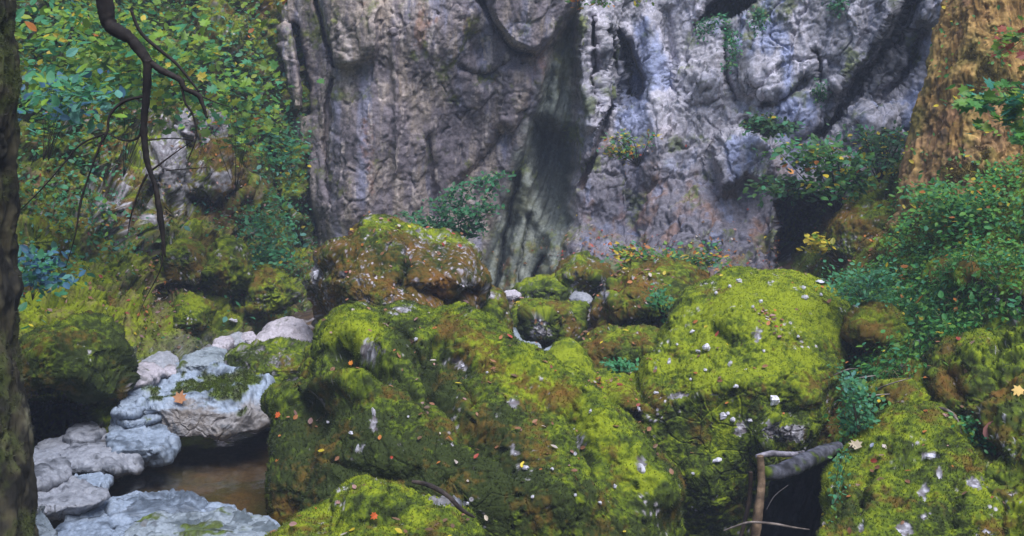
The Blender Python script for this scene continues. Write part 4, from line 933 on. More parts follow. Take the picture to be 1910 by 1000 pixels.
# litter
def w_up(x, y, N, p, M): return np.clip(N[..., 2], 0, 1) ** 1.5 * (.12 + sst(.05, .35, nz2(x, y, 30, 21)))
for s, n, w in [
    (S_LEFT, 1500, lambda x, y, N, p, M: feat(x, y, [('b', 300, 560, 40, 60, 3), ('b', 200, 560, 130, 50, 1.2), ('b', 460, 400, 50, 30, 1.5), ('b', 300, 450, 200, 150, .4), ('b', 380, 250, 60, 60, 1.0), ('b', 330, 640, 120, 20, .8)])),
    (S_RIGHT, 700, lambda x, y, N, p, M: .3 + feat(x, y, [('b', 1600, 430, 70, 60, 2), ('b', 1640, 720, 60, 60, 1)])),
    (S_CLIFF, 900, lambda x, y, N, p, M: feat(x, y, [('b', 1230, 480, 150, 35, 1), ('b', 1100, 470, 50, 40, .8), ('b', 1400, 460, 80, 40, .5), ('b', 1200, 280, 40, 30, .25)])),
    (S1, 230, w_up), (S2, 200, w_up), (S3, 240, lambda x, y, N, p, M: w_up(x, y, N, p, M) * (.2 + feat(x, y, [('b', 1430, 605, 16, 26, 7), ('b', 1410, 690, 30, 14, 4), ('b', 1090, 720, 60, 15, 3), ('b', 1150, 760, 60, 30, 1.5), ('b', 1330, 740, 30, 8, 3)]))),
    (S4, 70, w_up), (S5, 80, w_up), (S6, 70, w_up), (S8, 160, w_up), (S9, 60, w_up), (S11, 60, w_up)]:
    if n > 0:
        scatter_leaves('fallen_leaves', s, n, .044 if s not in (S_CLIFF,) else .05, DRY, w, 'oval' if n < 800 else 'diamond', .01, .5, M_DRY, label='dry pink orange and brown fallen leaves scattered over the moss and rocks', cat='leaf litter', spread=.012)

# ------------------------------------------------------------------ wood: tubes
def tube(pts, radii, sides=10, seed=0, knob=.12, seg=None):
    pts = catmull(pts, seg or 10, False); n = len(pts)
    radii = np.interp(np.linspace(0, 1, n), np.linspace(0, 1, len(radii)), radii)
    t = unit(np.gradient(pts, axis=0)); ref = A(.31, .77, .55)
    u = unit(np.cross(t, ref)); v = np.cross(t, u)
    a = np.linspace(0, 2 * math.pi, sides, endpoint=False)
    ring = (u[:, None] * np.cos(a)[None, :, None] + v[:, None] * np.sin(a)[None, :, None])
    rr = radii[:, None] * (1 + knob * 1.3 * fbm(ring * 2.2 + pts[:, None] * 1.2, 1, 3, seed + 3, .7, 1) + knob * fbm(pts[:, None] + ring * radii[:, None, None], 4 / max(radii.max(), .01) * .3, 3, seed))
    G = pts[:, None] + ring * rr[..., None]
    V = G.reshape(-1, 3)
    i = np.arange(n - 1)[:, None]; j = np.arange(sides)[None]; j2 = (j + 1) % sides
    f = np.stack([i * sides + j, i * sides + j2, (i + 1) * sides + j2, (i + 1) * sides + j], -1).reshape(-1, 4)
    c0 = len(V); V = np.concatenate([V, pts[:1], pts[-1:]])
    cap = np.concatenate([np.stack([np.full(sides, c0), (np.arange(sides) + 1) % sides, np.arange(sides)], 1),
                          np.stack([np.full(sides, c0 + 1), (n - 1) * sides + np.arange(sides), (n - 1) * sides + (np.arange(sides) + 1) % sides], 1)])
    return V, f, cap
class Wood:
    def __init__(s): s.V, s.Q, s.T, s.n = [], [], [], 0
    def add(s, pts, radii, sides=10, **k):
        V, f, c = tube(pts, radii, sides, **k); s.V.append(V); s.Q.append(f + s.n); s.T.append(c + s.n); s.n += len(V)
    def build(s, name, mat, lo, hi, parent=None, sc=10, moss=None):
        V = np.concatenate(s.V)
        c = mix(A(*lo) + np.zeros(V.shape), A(*hi), sst(-.4, .4, fbm(V, sc, 4, 5)))
        if moss is not None: c = mix(c, GM, sst(.1, .4, fbm(V, sc * .6, 3, 9) + moss))
        return make(name, V, [np.concatenate(s.Q), np.concatenate(s.T)], mat, c, parent)

# big trunks get a sculpted surface of their own
def trunk(name, axis_pts, radii, colour, furrow, sides=360, nseg=640, parent=None, flare=None, amp=1.0):
    pts = catmull(axis_pts, 60, False); n = nseg
    k = np.linspace(0, 1, n); kk = np.linspace(0, 1, len(pts))
    pts = np.stack([np.interp(k, kk, pts[:, q]) for q in range(3)], -1)
    r = np.interp(k, np.linspace(0, 1, len(radii)), radii)
    t = unit(np.gradient(pts, axis=0)); u = unit(np.cross(t, A(0, 1, 0))); v = np.cross(t, u)
    a = np.linspace(0, 2 * math.pi, sides, endpoint=False)
    rad = r[None] * np.ones((sides, 1))
    if flare is not None: rad = rad * (1 + flare(a[:, None], k[None]))
    d = np.cos(a)[:, None, None] * u[None] + np.sin(a)[:, None, None] * v[None]
    G = pts[None] + d * rad[..., None]
    Nn = normals(G, True); sg = 1 if (Nn * d).sum() > 0 else -1; Nn = sg * Nn
    q = G * (1, 1, .28)
    h = furrow * (fbm(q, 5, 5, 90, .6, 1) + .6 * fbm(G, 3, 3, 91) ) * amp
    h = h - furrow * 1.1 * sst(.78, .95, fbm(G * (1, 1, .22), 3.2, 4, 89, .5, 1)) * amp - furrow * .5 * sst(.2, .45, fbm(G, 6, 4, 88))
    wq = G + .06 * np.stack([fbm(G, 5, 2, 67), fbm(G, 5, 2, 68), fbm(G, 5, 2, 69)], -1)
    v, e = facet(wq * (1, 1, .13), 7.5, 6); cr = np.exp(-(e / .12) ** 2)
    h = h + furrow * amp * (.07 * v - .28 * cr)
    G = G + Nn * h[..., None]
    Nn = sg * normals(G, True)
    x, y = proj(G)
    C, Mm = colour(G, Nn, x, y, h)
    f = gridfaces(sides, n, True)
    if sg < 0: f = f[:, ::-1]
    o = make(name, G, f, M_BARK, C, parent)
    s = Surf(G, Nn, C, Mm, True, o.name); SURF.append(s)
    return o, s

def empty(name, loc, label, cat, group=None):
    o = bpy.data.objects.new(name, None); COL.objects.link(o); o.location = loc
    o.empty_display_size = .2
    return tag(o, label, cat, group)
def under(parent, *obs):      # parts are modelled in world space; undo the parent's offset
    for o in obs:
        if o is not None: o.parent = parent; o.location = -parent.location

def ochre(G, N, x, y, h):
    n = fbm(G * (1, 1, .4), 4, 4, 92); n2 = fbm(G, 10, 4, 93)
    c = mix(A(.22, .125, .04) + np.zeros(G.shape), A(.50, .31, .11), sst(-.4, .45, n + .6 * n2))
    c = mix(c, A(.15, .14, .03), .7 * sst(.0, .35, fbm(G, 2, 4, 94) + .25 * sst(1790, 1700, x)))
    c = mix(c, A(.06, .045, .035), .8 * sst(.3, .55, fbm(G * (1, 1, .2), 7, 3, 95)))
    c = mix(c, A(.30, .16, .10), .5 * sst(.1, .5, fbm(G, 3, 3, 97) + .3 * sst(150, 320, y)))
    return c, sst(.0, .35, fbm(G, 2, 4, 94))
bt = empty('tree', P(1800, 360, 11.6), 'thick leaning trunk with ochre furrowed bark and flared roots on the right bank', 'tree')
def fl(a, k):
    low = np.exp(-k * 5.5)
    return low * (.20 + .16 * np.cos(a * 5 + 1) + .08 * np.cos(a * 9)) + .05 * np.cos(a * 4 + 3 * k)
o, S_T = trunk('trunk', [P(1800, 440, 11.9), P(1798, 330, 12.0), P(1822, 150, 12.1), P(1852, 0, 12.2), P(1890, -250, 12.4), P(1900, -700, 12.8)], [.62, .52, .47, .44, .42, .36], ochre, .05, flare=fl, amp=1.7)
tf = tufts(bt, S_T, 9000, .03, .007)
under(bt, o, tf)
scatter_leaves('ivy', S_T, 520, .05, [(4, (.07, .22, .05)), (2, LG), (1, LT), (.5, LY)], lambda x, y, N, p, M: feat(x, y, [('b', 1780, 330, 120, 45, 1.2), ('b', 1870, 200, 40, 160, .8), ('b', 1760, 90, 30, 80, .25)]) * sst(0, .3, nz2(x, y, 30, 31)), 'oval', .05, .5, label='ivy leaves climbing the base and right side of the ochre trunk', cat='ivy')
# second, dark trunk behind it at the right edge
dt = empty('tree', P(1960, 380, 13.0), 'dark trunk in deep shade at the right edge, behind the ochre one', 'tree')
def darkbark(G, N, x, y, h):
    n = fbm(G, 5, 4, 96)
    return mix(A(.025, .022, .02) + np.zeros(G.shape), A(.07, .055, .04), sst(-.3, .4, n)), n * 0
o, _ = trunk('trunk', [P(1975, 460, 13.0), P(1960, 250, 13.1), P(1950, 0, 13.3), P(1945, -500, 13.6)], [.45, .36, .33, .28], darkbark, .05, 120, 160)
under(dt, o)
# left trunk, close to the viewer
lt = empty('tree', P(-20, 1000, 5.2), 'dark mossy trunk filling the left edge of the picture', 'tree')
def leftbark(G, N, x, y, h):
    n = fbm(G * (1, 1, .5), 7, 4, 97); n2 = fbm(G, 18, 3, 98)
    c = mix(A(.022, .02, .016) + np.zeros(G.shape), A(.07, .06, .035), sst(-.3, .4, n + .5 * n2))
    m = sst(-.05, .4, fbm(G, 3, 4, 99) + .3 * n2)
    c = mix(c, A(.065, .085, .02), .8 * m)
    c = mix(c, A(.22, .21, .15), .7 * np.exp(-((x - 55) / 14) ** 2 - ((y - 720) / 90) ** 2) * sst(-.2, .2, n2))
    return c, m
def fl2(a, k): return np.exp(-k * 6) * (.25 + .12 * np.cos(a * 4 + .5)) + .04 * np.cos(3 * a + 6 * k)
o, S_LT = trunk('trunk', [P(-108, 1180, 5.3), P(-103, 900, 5.3), P(-118, 650, 5.35), P(-138, 350, 5.4), P(-136, 100, 5.4), P(-138, -300, 5.5), P(-143, -900, 5.6)],
           [.40, .34, .335, .36, .375, .37, .34], leftbark, .055, flare=fl2)
tf = tufts(lt, S_LT, 14000, .018, .003, weight=lambda x, y, N, p, M: M)
under(lt, o, tf)

# overhanging dark branch, upper left (it hangs from the left tree's crown, out of the picture)
br = empty('hanging_branch', P(195, -60, 5.0), 'bare dark branch hanging into the upper left with forked drooping twigs', 'branch')
w = Wood()
def stick(pts, r, sides=8, Yd=5.0, dy=0.0, **k):
    n = len(pts); w.add([P(x, y, Yd + dy * i / max(n - 1, 1)) for i, (x, y) in enumerate(pts)], r, sides, **k)
stick([(190, -90), (195, 0), (205, 45), (240, 70), (262, 95), (278, 118)], [.036, .030, .026, .022, .017, .017], 10, knob=.4)
stick([(212, 50), (213, 68)], [.015, .003], 8)
stick([(276, 112), (272, 180), (268, 240), (274, 300), (290, 350), (300, 410), (308, 480)], [.017, .014, .012, .010, .008, .012, .003], 8, knob=.4)
stick([(270, 108), (300, 130), (335, 148), (345, 165), (372, 180), (386, 220)], [.013, .011, .010, .008, .009, .004], 8, knob=.5)
stick([(245, 20), (262, 60), (300, 95), (330, 120), (372, 172)], [.006, .008, .008, .007, .004], 7)
stick([(338, 150), (345, 190), (360, 215), (366, 255), (350, 300)], [.006, .005, .004, .004, .002], 6)
stick([(268, 180), (230, 190), (205, 215), (200, 245), (185, 275), (165, 330), (150, 380), (140, 440), (122, 500)], [.007, .007, .006, .006, .005, .004, .006, .003, .001], 6)
stick([(200, 248), (150, 270), (115, 310), (80, 350), (30, 400)], [.004, .004, .003, .003, .001], 6)
stick([(266, 235), (256, 258), (230, 262), (200, 248)], [.007, .005, .004, .002], 6)
stick([(275, 325), (262, 350), (245, 400), (238, 440)], [.006, .005, .004, .001], 6)
stick([(280, 320), (320, 290), (360, 262)], [.005, .003, .002], 6)
stick([(310, 318), (350, 315), (390, 312)], [.003, .003, .001], 5)
stick([(268, 262), (320, 258), (360, 262)], [.004, .003, .002], 5)
stick([(302, 400), (303, 450), (300, 500), (270, 560), (255, 600)], [.006, .005, .003, .0015, .001], 6)
stick([(372, 178), (400, 190), (430, 200)], [.004, .003, .001], 5)
o = w.build('bark', M_WOOD, (.012, .010, .010), (.035, .028, .025))
under(br, o)

# ------------------------------------------------------------------ leafy shrubs and sprays
def shrub(name, label, cat, base, tips, nleaf, size, pal, kind='oval', group=None, stemr=.008, spread=.10, flat=.45, hang=0, stemcol=((.02, .015, .01), (.05, .04, .02))):
    """base: world point; tips: world points the stems reach; leaves sit along the outer two thirds"""
    root = empty(name, base, label, cat, group)
    W = Wood(); pos = []; dr = []
    for t in tips:
        t = np.asarray(t); L = np.linalg.norm(t - base)
        mid = (base + t) / 2 + A(0, 0, .12 * L) + rng.normal(0, .05 * L, 3)
        pts = catmull([base, mid, t], 12, False)
        W.add([base, mid, t], [stemr, stemr * .6, stemr * .2], 5)
        m = max(4, nleaf // len(tips))
        u = rng.uniform(.3, 1.0, m) ** .8; idx = (u * (len(pts) - 1)).astype(int)
        pos.append(pts[idx] + rng.normal(0, spread, (m, 3)) * (1, 1, flat)); dr.append(np.repeat((t - base)[None], m, 0))
    pos = np.concatenate(pos); dr = np.concatenate(dr); n = len(pos)
    o1 = W.build('stem', M_WOOD, *stemcol)
    nr = unit(A(0, -.35, .9) + rng.normal(0, .4, (n, 3)))
    d = unit(dr) + rng.normal(0, .6, (n, 3)) + A(0, 0, -hang)
    o2 = leaves('foliage', pos, nr, size, palette(n, pal), kind, M_LEAF, dirs=d, stuff=False)
    under(root, o1, o2)
    return root
def tipsat(lst): return [P(x, y, d) for x, y, d in lst]
def rtips(n, cx, cy, rx, ry, d, dd): return [P(cx + rx * random.uniform(-1, 1), cy + ry * random.uniform(-1, 1), d + dd * random.uniform(-1, 1)) for _ in range(n)]
g1 = 'leafy hazel saplings of the left bank'
shrub('hazel_bush', 'sapling with layered bright green leaves behind the bare branch, upper left', 'bush', P(230, 330, 11.5), rtips(16, 320, 90, 110, 55, 10.8, .8), 560, .10, GREEN, 'lobed', g1, stemr=.0022, spread=.22, flat=.35)
shrub('hazel_bush', 'sapling with yellow green leaves reaching down towards the cliff edge', 'bush', P(440, 360, 13.2), rtips(12, 430, 150, 65, 45, 12.4, .6), 300, .10, GREEN, 'lobed', g1, stemr=.0022, spread=.20, flat=.4)
shrub('hazel_bush', 'green sapling in the top left between the trunk and the branch', 'bush', P(90, 300, 11.0), rtips(12, 140, 60, 80, 80, 10.4, .7), 800, .09, GREEN, 'oval', g1, stemr=.0022, spread=.2, flat=.35)
shrub('hazel_bush', 'blue green low bush beside the left trunk', 'bush', P(80, 300, 9.0), rtips(10, 120, 170, 60, 50, 9.2, .5), 380, .085, [(4, LT), (2, LB), (2, (.10, .28, .22)), (2, LG)], 'oval', g1, stemr=.0022, spread=.14, flat=.35)
shrub('hazel_bush', 'yellowing twig of leaves in front of the slab at the top', 'bush', P(540, -120, 13.5), rtips(7, 515, -5, 45, 18, 13.4, .3), 380, .10, [(3, LY), (3, (.28, .30, .02)), (1, LO), (1, LG)], 'oval', g1, stemr=.0022, spread=.10)
shrub('hazel_bush', 'teal leaved bush on the edge where the left bank meets the cliff', 'bush', P(545, 330, 14.8), rtips(8, 515, 250, 50, 60, 14.4, .4), 260, .075, TEALS, 'oval', g1, stemr=.0022, spread=.15)
shrub('hazel_bush', 'dense teal bush low on the left bank beside the rust brown boulder', 'bush', P(520, 520, 13.6), rtips(12, 498, 430, 36, 55, 13.4, .3), 800, .06, TEALS, 'oval', g1, stemr=.0022, spread=.10, flat=.8)
shrub('hazel_bush', 'blue tinged leaves low beside the left trunk', 'bush', P(60, 560, 7.9), rtips(8, 80, 500, 50, 35, 7.9, .4), 330, .06, [(4, LB), (3, LT), (1, (.1, .28, .25))], 'oval', g1, stemr=.0022, spread=.08, flat=.5)
g2 = 'shrubs rooted along the foot of the cliff'
shrub('shrub', 'feathery green shrub in front of the main cliff wall behind the rust brown boulder', 'shrub', P(850, 470, 14.6),
      tipsat([(790, 410, 14.4), (760, 400, 14.5), (815, 372, 14.3), (850, 350, 14.5), (900, 330, 14.5), (935, 322, 14.4), (920, 380, 14.3), (870, 390, 14.2), (895, 420, 14.4), (825, 420, 14.3), (850, 440, 14.3)]), 1900, .058, [(4, (.03, .15, .06)), (2, (.05, .18, .07)), (2, LT), (1, (.08, .2, .04))], 'oval', g2, spread=.09, flat=.4)
shrub('shrub', 'small yellow and green shrub on a ledge of the right cliff wall', 'shrub', P(1190, 310, 15.4), rtips(9, 1185, 268, 55, 22, 15.2, .2), 420, .055, [(3, (.10, .20, .06)), (2, LT), (1.5, LY), (1, LO), (1, (.2, .3, .05))], 'oval', g2, spread=.07)
shrub('shrub', 'broad leaved shrub over the black cave mouth', 'shrub', P(1560, 400, 13.2),
      rtips(16, 1540, 300, 95, 45, 12.9, .5), 1050, .085, [(4, (.05, .15, .03)), (3, (.08, .2, .03)), (2, LT), (2, LD), (.4, LY), (.15, LO)], 'oval', g2, spread=.13, flat=.5)
shrub('shrub', 'dark drooping shrub hanging left of the cave mouth', 'shrub', P(1520, 350, 13.0), rtips(8, 1450, 362, 40, 18, 12.9, .3), 300, .07, DARKG, 'oval', g2, spread=.11, flat=.5, hang=.3)
shrub('shrub', 'yellow leaved twig over the dark cave mouth', 'shrub', P(1560, 480, 12.2), rtips(6, 1500, 455, 32, 14, 12.0, .2), 110, .07, [(3, LY), (2, (.35, .33, .03)), (1, LG)], 'oval', g2, spread=.05)
shrub('shrub', 'small leafy twig at the top centre where two cliff walls meet', 'shrub', P(1100, -80, 15.3), rtips(6, 1110, 8, 38, 14, 15.3, .2), 300, .07, [(4, (.07, .18, .03)), (1, LO), (1, LY)], 'oval', g2, spread=.08)
shrub('shrub', 'yellow spotted twig at the top, right of the central fold', 'shrub', P(1190, -80, 15.5), rtips(5, 1190, 5, 25, 12, 15.5, .2), 120, .07, [(2, LG), (2, LY), (1, LT)], 'oval', g2, spread=.06)
shrub('shrub', 'low herbs with orange leaves along the foot of the right cliff wall', 'shrub', P(1250, 520, 12.9), rtips(16, 1250, 478, 110, 25, 13.0, .3), 900, .06, [(4, (.06, .15, .03)), (2, LT), (2, LO), (2, LY), (2, LG)], 'oval', g2, spread=.09, flat=.5)
shrub('shrub', 'dark bush above the knob of pale rock', 'shrub', P(1450, 240, 14.8), rtips(8, 1430, 235, 45, 18, 14.6, .2), 420, .07, DARKG, 'oval', g2, spread=.09)
shrub('shrub', 'herbs climbing the dark rock beside the ochre trunk', 'shrub', P(1640, 340, 13.2), rtips(12, 1630, 270, 60, 40, 13.4, .4), 700, .06, [(4, (.05, .12, .04)), (2, LT), (2, LD), (.6, LY)], 'oval', g2, spread=.12)
shrub('shrub', 'green rooted herb between brown boulder and bright boulder', 'shrub', P(1235, 590, 11.0), rtips(8, 1235, 565, 20, 35, 10.9, .15), 200, .05, [(3, (.05, .2, .06)), (2, LT), (1, (.1, .3, .05))], 'oval', g2, spread=.05)
g3 = 'tufts hanging on the pale cliff'
for lab, b, tp, n in [('light green grass tuft hanging from the dark overhang at the top', P(1412, 12, 15.4), [(1405, 50), (1415, 58), (1422, 40)], 260),
                   ('long green tuft trailing down the pale wall', P(1362, 50, 15.7), [(1356, 90), (1364, 128), (1370, 105), (1355, 130)], 380),
                   ('pale green tuft on the wall near the ochre trunk', P(1530, 150, 15.2), [(1528, 180), (1522, 195), (1535, 188)], 200),
                   ('teal tuft by the slit at the very top right of the pale wall', P(1560, -5, 15.2), [(1552, 20), (1572, 18), (1562, 30)], 160),
                   ('green fringe along the lip of the top overhang', P(1330, 30, 15.3), [(1310, 62), (1330, 58), (1355, 40), (1300, 70)], 320)]:
    shrub('hanging_plant', lab, 'plant', b, [P(x, y, 15.35) for x, y in tp], n, .05, [(4, (.05, .18, .08)), (3, LT), (2, (.12, .26, .06))], 'diamond', g3, stemr=.003, spread=.045, flat=1.0, hang=1)
g4 = 'leafy twigs in front of the ochre trunk'
MAPLE = [(4, (.07, .22, .04)), (3, (.12, .26, .03)), (2, (.06, .28, .20)), (1, (.2, .3, .03)), (.5, LY)]
shrub('maple_twig', 'flat layers of broad green leaves crossing the ochre trunk from the right edge', 'twig', P(2020, 260, 8.6),
      tipsat([(1800, 170, 8.4), (1825, 195, 8.3), (1790, 190, 8.2), (1840, 225, 8.2), (1820, 248, 8.2), (1870, 215, 8.3), (1890, 170, 8.4), (1900, 240, 8.2), (1760, 195, 8.3), (1880, 190, 8.2)]), 250, .085, MAPLE, 'lobed', g4, spread=.05, flat=.35, stemr=.004)
shrub('maple_twig', 'leafy twig with red tinged leaves in the upper right corner', 'twig', P(1990, 60, 9.5), rtips(9, 1890, 110, 35, 35, 9.4, .2), 120, .07, [(1, LR_), (1.2, (.4, .1, .05)), (4, (.1, .22, .03)), (2, LG)], 'lobed', g4, spread=.08, stemr=.004)
shrub('maple_twig', 'short sprig of green leaves with one yellow at the right edge above the ferns', 'twig', P(1980, 300, 8.8), rtips(6, 1900, 250, 25, 12, 8.7, .2), 70, .08, MAPLE + [(3, LY)], 'lobed', g4, spread=.05, stemr=.003)
shrub('fern_clump', 'thick clump of green herbs at the foot of the ochre trunk', 'herbs', P(1790, 420, 10.8), rtips(26, 1800, 385, 110, 34, 10.7, .5), 1500, .055, [(5, (.06, .22, .05)), (3, (.12, .29, .04)), (1.5, LT), (.3, LY), (.2, LO)], 'oval', 'herb clumps of the right bank', spread=.12, flat=.6, stemr=.003)
shrub('fern_clump', 'blue green herbs in the hollow right of the bright boulder', 'herbs', P(1610, 560, 9.9), rtips(14, 1600, 530, 60, 30, 9.9, .3), 700, .04, TEALS, 'oval', 'herb clumps of the right bank', spread=.08, flat=.6, stemr=.003)
shrub('fern_clump', 'trailing teal herbs between the bright boulder and the bottom right boulder', 'herbs', P(1600, 800, 7.6), rtips(14, 1600, 740, 30, 60, 7.9, .3), 700, .036, TEALS, 'oval', 'herb clumps of the right bank', spread=.05, flat=.8, stemr=.003)
shrub('fern_clump', 'ivy strand running down the left side of the bottom right boulder', 'herbs', P(1590, 830, 7.0), tipsat([(1560, 900, 6.75), (1552, 950, 6.7), (1548, 1000, 6.65), (1565, 870, 6.8)]), 160, .03, TEALS, 'oval', 'herb clumps of the right bank', spread=.02, flat=1, stemr=.003)
shrub('fern_clump', 'green herbs in the gap between the right edge boulders', 'herbs', P(1830, 830, 7.6), rtips(12, 1840, 800, 60, 30, 7.5, .2), 420, .036, [(4, (.04, .18, .04)), (2, LT), (1, LG)], 'oval', 'herb clumps of the right bank', spread=.05, flat=.6, stemr=.003)
shrub('fern_clump', 'fresh green grass like herbs in the dip left of the bright boulder', 'herbs', P(1175, 700, 9.0), rtips(8, 1165, 684, 35, 8, 9.2, .15), 260, .04, [(4, (.06, .25, .08)), (2, LT)], 'diamond', 'herb clumps of the right bank', spread=.04, flat=.5, stemr=.003)

# ------------------------------------------------------------------ dead wood
def deadwood(name, label, pts, radii, lo, hi, sides=14, moss=None, group='dead wood among the boulders', knob=.14):
    W = Wood(); P0 = [P(*p) for p in pts]
    W.add(P0, radii, sides, knob=knob, seg=24)
    ob = W.build(name, M_WOOD, lo, hi, None, 14, moss); b = A(*P0[0])
    v = np.empty(len(ob.data.vertices) * 3, np.float32); ob.data.vertices.foreach_get('co', v)
    ob.data.vertices.foreach_set('co', (v.reshape(-1, 3) - b).astype(np.float32).ravel()); ob.location = b
    tag(ob, label, 'log' if name == 'log' else 'stick', group); return ob
GR = ((.05, .045, .05), (.26, .24, .28))
deadwood('log', 'weathered grey log with a moss patch bridging the dark gap between boulders', [(1425, 882, 6.95), (1455, 880, 7.0), (1500, 862, 7.1), (1535, 845, 7.3), (1565, 832, 7.5)], [.04, .05, .055, .05, .03], (.018, .018, .022), (.10, .10, .125), sides=20, moss=-.1)
deadwood('stick', 'flat grey split branch lying above the log', [(1410, 852, 7.0), (1440, 846, 7.05), (1475, 848, 7.1), (1500, 842, 7.3)], [.012, .02, .018, .006], *GR)
deadwood('stick', 'upright brown stick leaning against the end of the log', [(1418, 850, 6.9), (1420, 900, 6.9), (1415, 950, 6.85), (1405, 1030, 6.8)], [.02, .024, .028, .03], (.06, .04, .028), (.20, .135, .085))
deadwood('stick', 'thin dark upright stick left of the brown one', [(1400, 880, 7.0), (1398, 930, 7.0), (1385, 990, 6.95), (1370, 1040, 6.9)], [.012, .014, .012, .012], (.02, .015, .015), (.06, .04, .03))
deadwood('stick', 'thin curved stick crossing low over the black gap', [(1350, 990, 6.8), (1395, 975, 6.75), (1440, 977, 6.75), (1480, 984, 6.8), (1510, 988, 6.9)], [.004, .007, .008, .006, .003], (.10, .08, .07), (.22, .18, .16), 7)
deadwood('stick', 'fine pale twig slanting inside the black gap', [(1430, 950, 7.0), (1445, 925, 7.0), (1470, 905, 7.0)], [.003, .003, .002], (.10, .09, .09), (.2, .18, .18), 6)
deadwood('stick', 'dark curved stick resting on the mound at the bottom centre', [(768, 898, 6.2), (800, 905, 6.2), (835, 925, 6.15), (860, 950, 6.15), (885, 965, 6.2)], [.009, .014, .012, .012, .006], (.02, .016, .016), (.08, .06, .05))
deadwood('stick', 'grey branch lying in the gap beside the triangular pale stone', [(932, 664, 10.2), (965, 662, 10.2), (1000, 672, 10.2)], [.012, .02, .01], (.06, .05, .05), (.2, .17, .16))
deadwood('stick', 'twisted grey root stick right of the small mossy rock on the right bank', [(1735, 760, 7.9), (1765, 765, 7.8), (1785, 785, 7.7), (1795, 830, 7.6)], [.01, .012, .012, .01], (.06, .05, .04), (.2, .16, .14))
for k, (a, b, lab) in enumerate([((1555, 700), (1610, 688), 'uppermost'), ((1560, 722), (1640, 700), 'middle'), ((1600, 745), (1700, 705), 'long slanting'), ((1572, 755), (1660, 735), 'lowest')]):
    h1, h2 = hit(*a, 6), hit(*b, 6)
    y1 = (h1[0][1] if h1 else 8.6) - .06; y2 = (h2[0][1] if h2 else 8.6) - .06
    deadwood('stick', lab + ' thin pale twig lying in the herbs right of the bright boulder', [(*a, y1), ((a[0] + b[0]) / 2, (a[1] + b[1]) / 2 - 5, min(y1, y2)), (*b, y2)], [.004, .006, .003], (.12, .09, .08), (.3, .25, .22), 6)

# ------------------------------------------------------------------ small white chips lying in the moss
def chip(px, py, w, h, label, white=1.0, ang=None, name='stone_chip', group='white limestone chips on the mossy boulders'):
    q = hit(px, py, 4)
    if q is None: return
    p, n = q
    sc = p[1] / F
    nu, nv = 8, 6
    w *= .85; h *= .8
    a = np.linspace(0, 2 * math.pi, nu, endpoint=False); b = np.linspace(-math.pi / 2, math.pi / 2, nv)
    A2, B2_ = np.meshgrid(a, b, indexing='ij')
    D = np.stack([np.cos(B2_) * np.cos(A2), np.cos(B2_) * np.sin(A2), np.sin(B2_)], -1)
    sd = int(px * 7 + py)
    r = 1 + .9 * fbm(D * (1, 1, 1.5) + sd, 1.5, 3, 1) + rng.uniform(-.16, .16, D.shape[:2])
    G = D * r[..., None]
    t = rng.uniform(0, 6.3) if ang is None else ang
    loc = np.stack([G[..., 0] * w * sc * .5, G[..., 1] * w * .4 * sc, G[..., 2] * h * sc * .5], -1)
    R = np.array([[math.cos(.3 * math.sin(t)), 0, math.sin(.3 * math.sin(t))], [0, 1, 0], [-math.sin(.3 * math.sin(t)), 0, math.cos(.3 * math.sin(t))]])
    loc = loc @ R.T
    c = mix(A(.62, .60, .68) * white + np.zeros(loc.shape), A(.30, .27, .30) * white, sst(0, .5, fbm(loc, 60, 3, sd)))
    ob = make(name, loc, gridfaces(nu, nv, True), M_STONE, c, smooth=False)
    ob.location = p + n * .006 + A(0, -.01, .004)
    tag(ob, label, 'stone', group)
RB = 'small white limestone chip sunk in the moss of the bright yellow green boulder'
for x, y, w_, h_ in [(1382, 522, 14, 10), (1357, 532, 9, 8), (1336, 545, 8, 7), (1500, 534, 8, 9), (1503, 553, 15, 12), (1533, 548, 8, 8), (1420, 560, 9, 8), (1288, 617, 9, 11),
    (1247, 672, 9, 16), (1312, 688, 7, 7), (1358, 676, 8, 14), (1427, 653, 7, 7), (1372, 717, 14, 9), (1220, 731, 11, 9), (1354, 768, 10, 8), (1364, 780, 13, 11),
    (1190, 762, 7, 12), (1335, 855, 20, 9), (1290, 880, 7, 7), (1260, 640, 6, 6), (1490, 625, 6, 7), (1405, 570, 8, 7), (1285, 705, 6, 6), (1395, 780, 10, 8)]:
    chip(x, y, w_, h_, RB, .95)
chip(1314, 645, 16, 20, 'largest white chip on the left shoulder of the bright boulder', 1.15)
chip(1440, 747, 26, 24, 'star shaped white chip on the lower right of the bright boulder', 1.2)
chip(1345, 772, 20, 16, 'pale grey chip low on the front of the bright boulder', .9)
chip(1535, 523, 26, 7, 'flat white chip on the top right rim of the bright boulder', 1.1)
chip(1732, 851, 32, 14, 'long white chip on top of the bottom right boulder', 1.1)
chip(1300, 652, 12, 8, 'brownish chip left of the largest white chip', .5)
HB = 'small pale limestone chip showing through the moss of the huge dark boulder'
for x, y, w_, h_ in [(700, 768, 9, 22), (655, 805, 10, 8), (610, 785, 8, 7), (668, 835, 8, 20), (978, 870, 16, 12), (958, 845, 7, 7), (862, 680, 10, 10), (775, 632, 9, 9), (905, 692, 7, 7), (1030, 872, 8, 8), (1075, 845, 9, 10), (1120, 935, 10, 8), (990, 925, 9, 9), (870, 935, 8, 8),
    (760, 775, 6, 6), (1150, 905, 8, 12), (1075, 922, 7, 8), (1100, 765, 8, 9)]:
    chip(x, y, w_, h_, HB, .8)
chip(1196, 872, 18, 30, 'upright pale stone in the groove between the huge boulder and the bright one', .95)
chip(588, 512, 12, 22, 'bright white chip on the left shoulder of the rust brown boulder', 1.3)
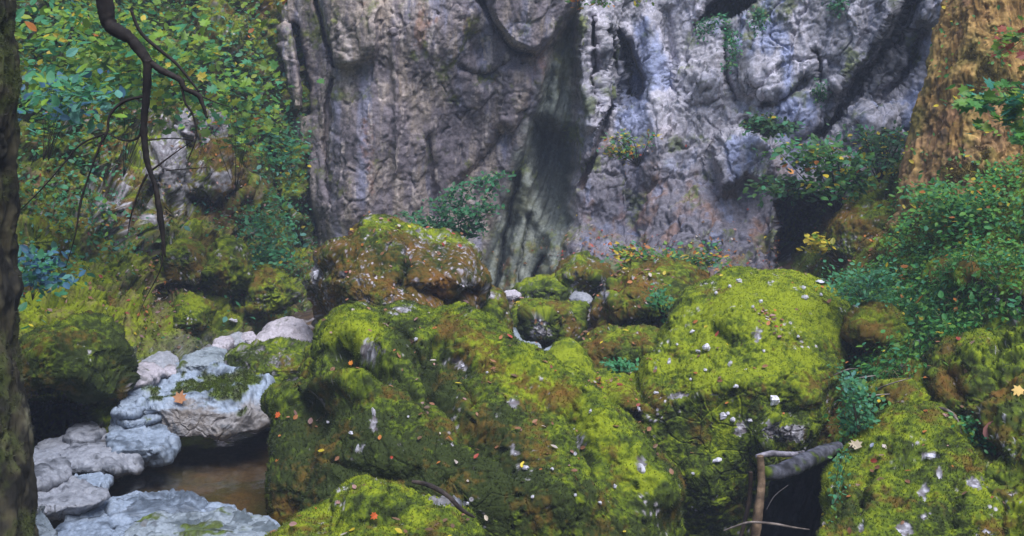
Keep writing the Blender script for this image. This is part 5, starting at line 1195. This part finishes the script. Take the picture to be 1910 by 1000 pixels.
for x, y, w_, h_ in [(1863, 562, 22, 14), (1895, 578, 14, 10), (1775, 548, 8, 8), (1846, 545, 9, 14)]:
    chip(x, y, w_, h_, 'bluish white stone in the herbs high on the right bank', .85, group='stones on the right bank')
chip(438, 594, 20, 9, 'black and white stone lying on the low left bank above the stream', .9)
chip(1010, 595, 6, 6, 'tiny chip on the grey facet in the gap', .8)
# single conspicuous leaves
def bigleaf(px, py, size, col, label, kind='lobed', cat='leaf'):
    q = hit(px, py, 5)
    if q is None: return
    p, n = q
    o = leaves('fallen_leaf', np.zeros((1, 3)), unit(n * .5 + A(0, -.7, .5))[None], size, [col], kind, M_DRY, fold=.3)
    o.location = p + n * .02 + A(0, -.02, 0)
    tag(o, label, cat, 'single large fallen leaves')
bigleaf(1905, 722, .10, (.75, .50, .16), 'large yellow leaf on the boulder at the right edge')
bigleaf(1598, 836, .07, (.42, .34, .24), 'cream leaf beside a grey one on the top left of the bottom right boulder')
bigleaf(1624, 832, .075, (.25, .28, .38), 'grey blue leaf standing on edge beside the cream one', 'oval')
bigleaf(905, 975, .06, (.55, .45, .35), 'pale leaf on the slope at the bottom centre', 'oval')
bigleaf(1840, 822, .11, (.38, .16, .14), 'dark pink leaf in the gap between the right boulders', 'oval')
bigleaf(728, 847, .035, (.55, .05, .02), 'red leaf on the front of the huge dark boulder')
bigleaf(658, 674, .06, (.65, .22, .02), 'orange leaf in the hollow under the domed top')
bigleaf(338, 748, .08, (.40, .18, .08), 'orange brown leaf on the long pale slab')
bigleaf(1470, 322, .12, (.75, .30, .05), 'orange leaf on the shrub above the cave mouth')
bigleaf(523, 768, .07, (.6, .12, .03), 'red orange leaf beside the right end of the long slab')
bigleaf(700, 952, .05, (.6, .12, .03), 'small red leaf on the low mound at the bottom edge')
print('surfaces', len(SURF), 'verts', sum(len(m.vertices) for m in bpy.data.meshes))

# ------------------------------------------------------------------ shadow lift haze added to lift the dark tones towards blue
hv = np.array([[x, y, z] for x in (-110, 110) for y in (-90, 110) for z in (-4, 45)], float)
hz = make('haze', hv, np.array([[0, 1, 3, 2], [4, 6, 7, 5], [0, 4, 5, 1], [2, 3, 7, 6], [0, 2, 6, 4], [1, 5, 7, 3]]), bpy.data.materials.new('shadow lift haze'), smooth=False)
hm = hz.data.materials[0]; hm.use_nodes = True; hn = hm.node_tree
hn.nodes.remove(hn.nodes['Principled BSDF'])
pv = hn.nodes.new('ShaderNodeVolumePrincipled'); pv.inputs['Density'].default_value = .005
pv.inputs['Color'].default_value = (.68, .78, 1, 1)
hn.links.new(pv.outputs[0], hn.nodes['Material Output'].inputs['Volume'])
hz['kind'] = 'stuff'; hz.visible_shadow = True
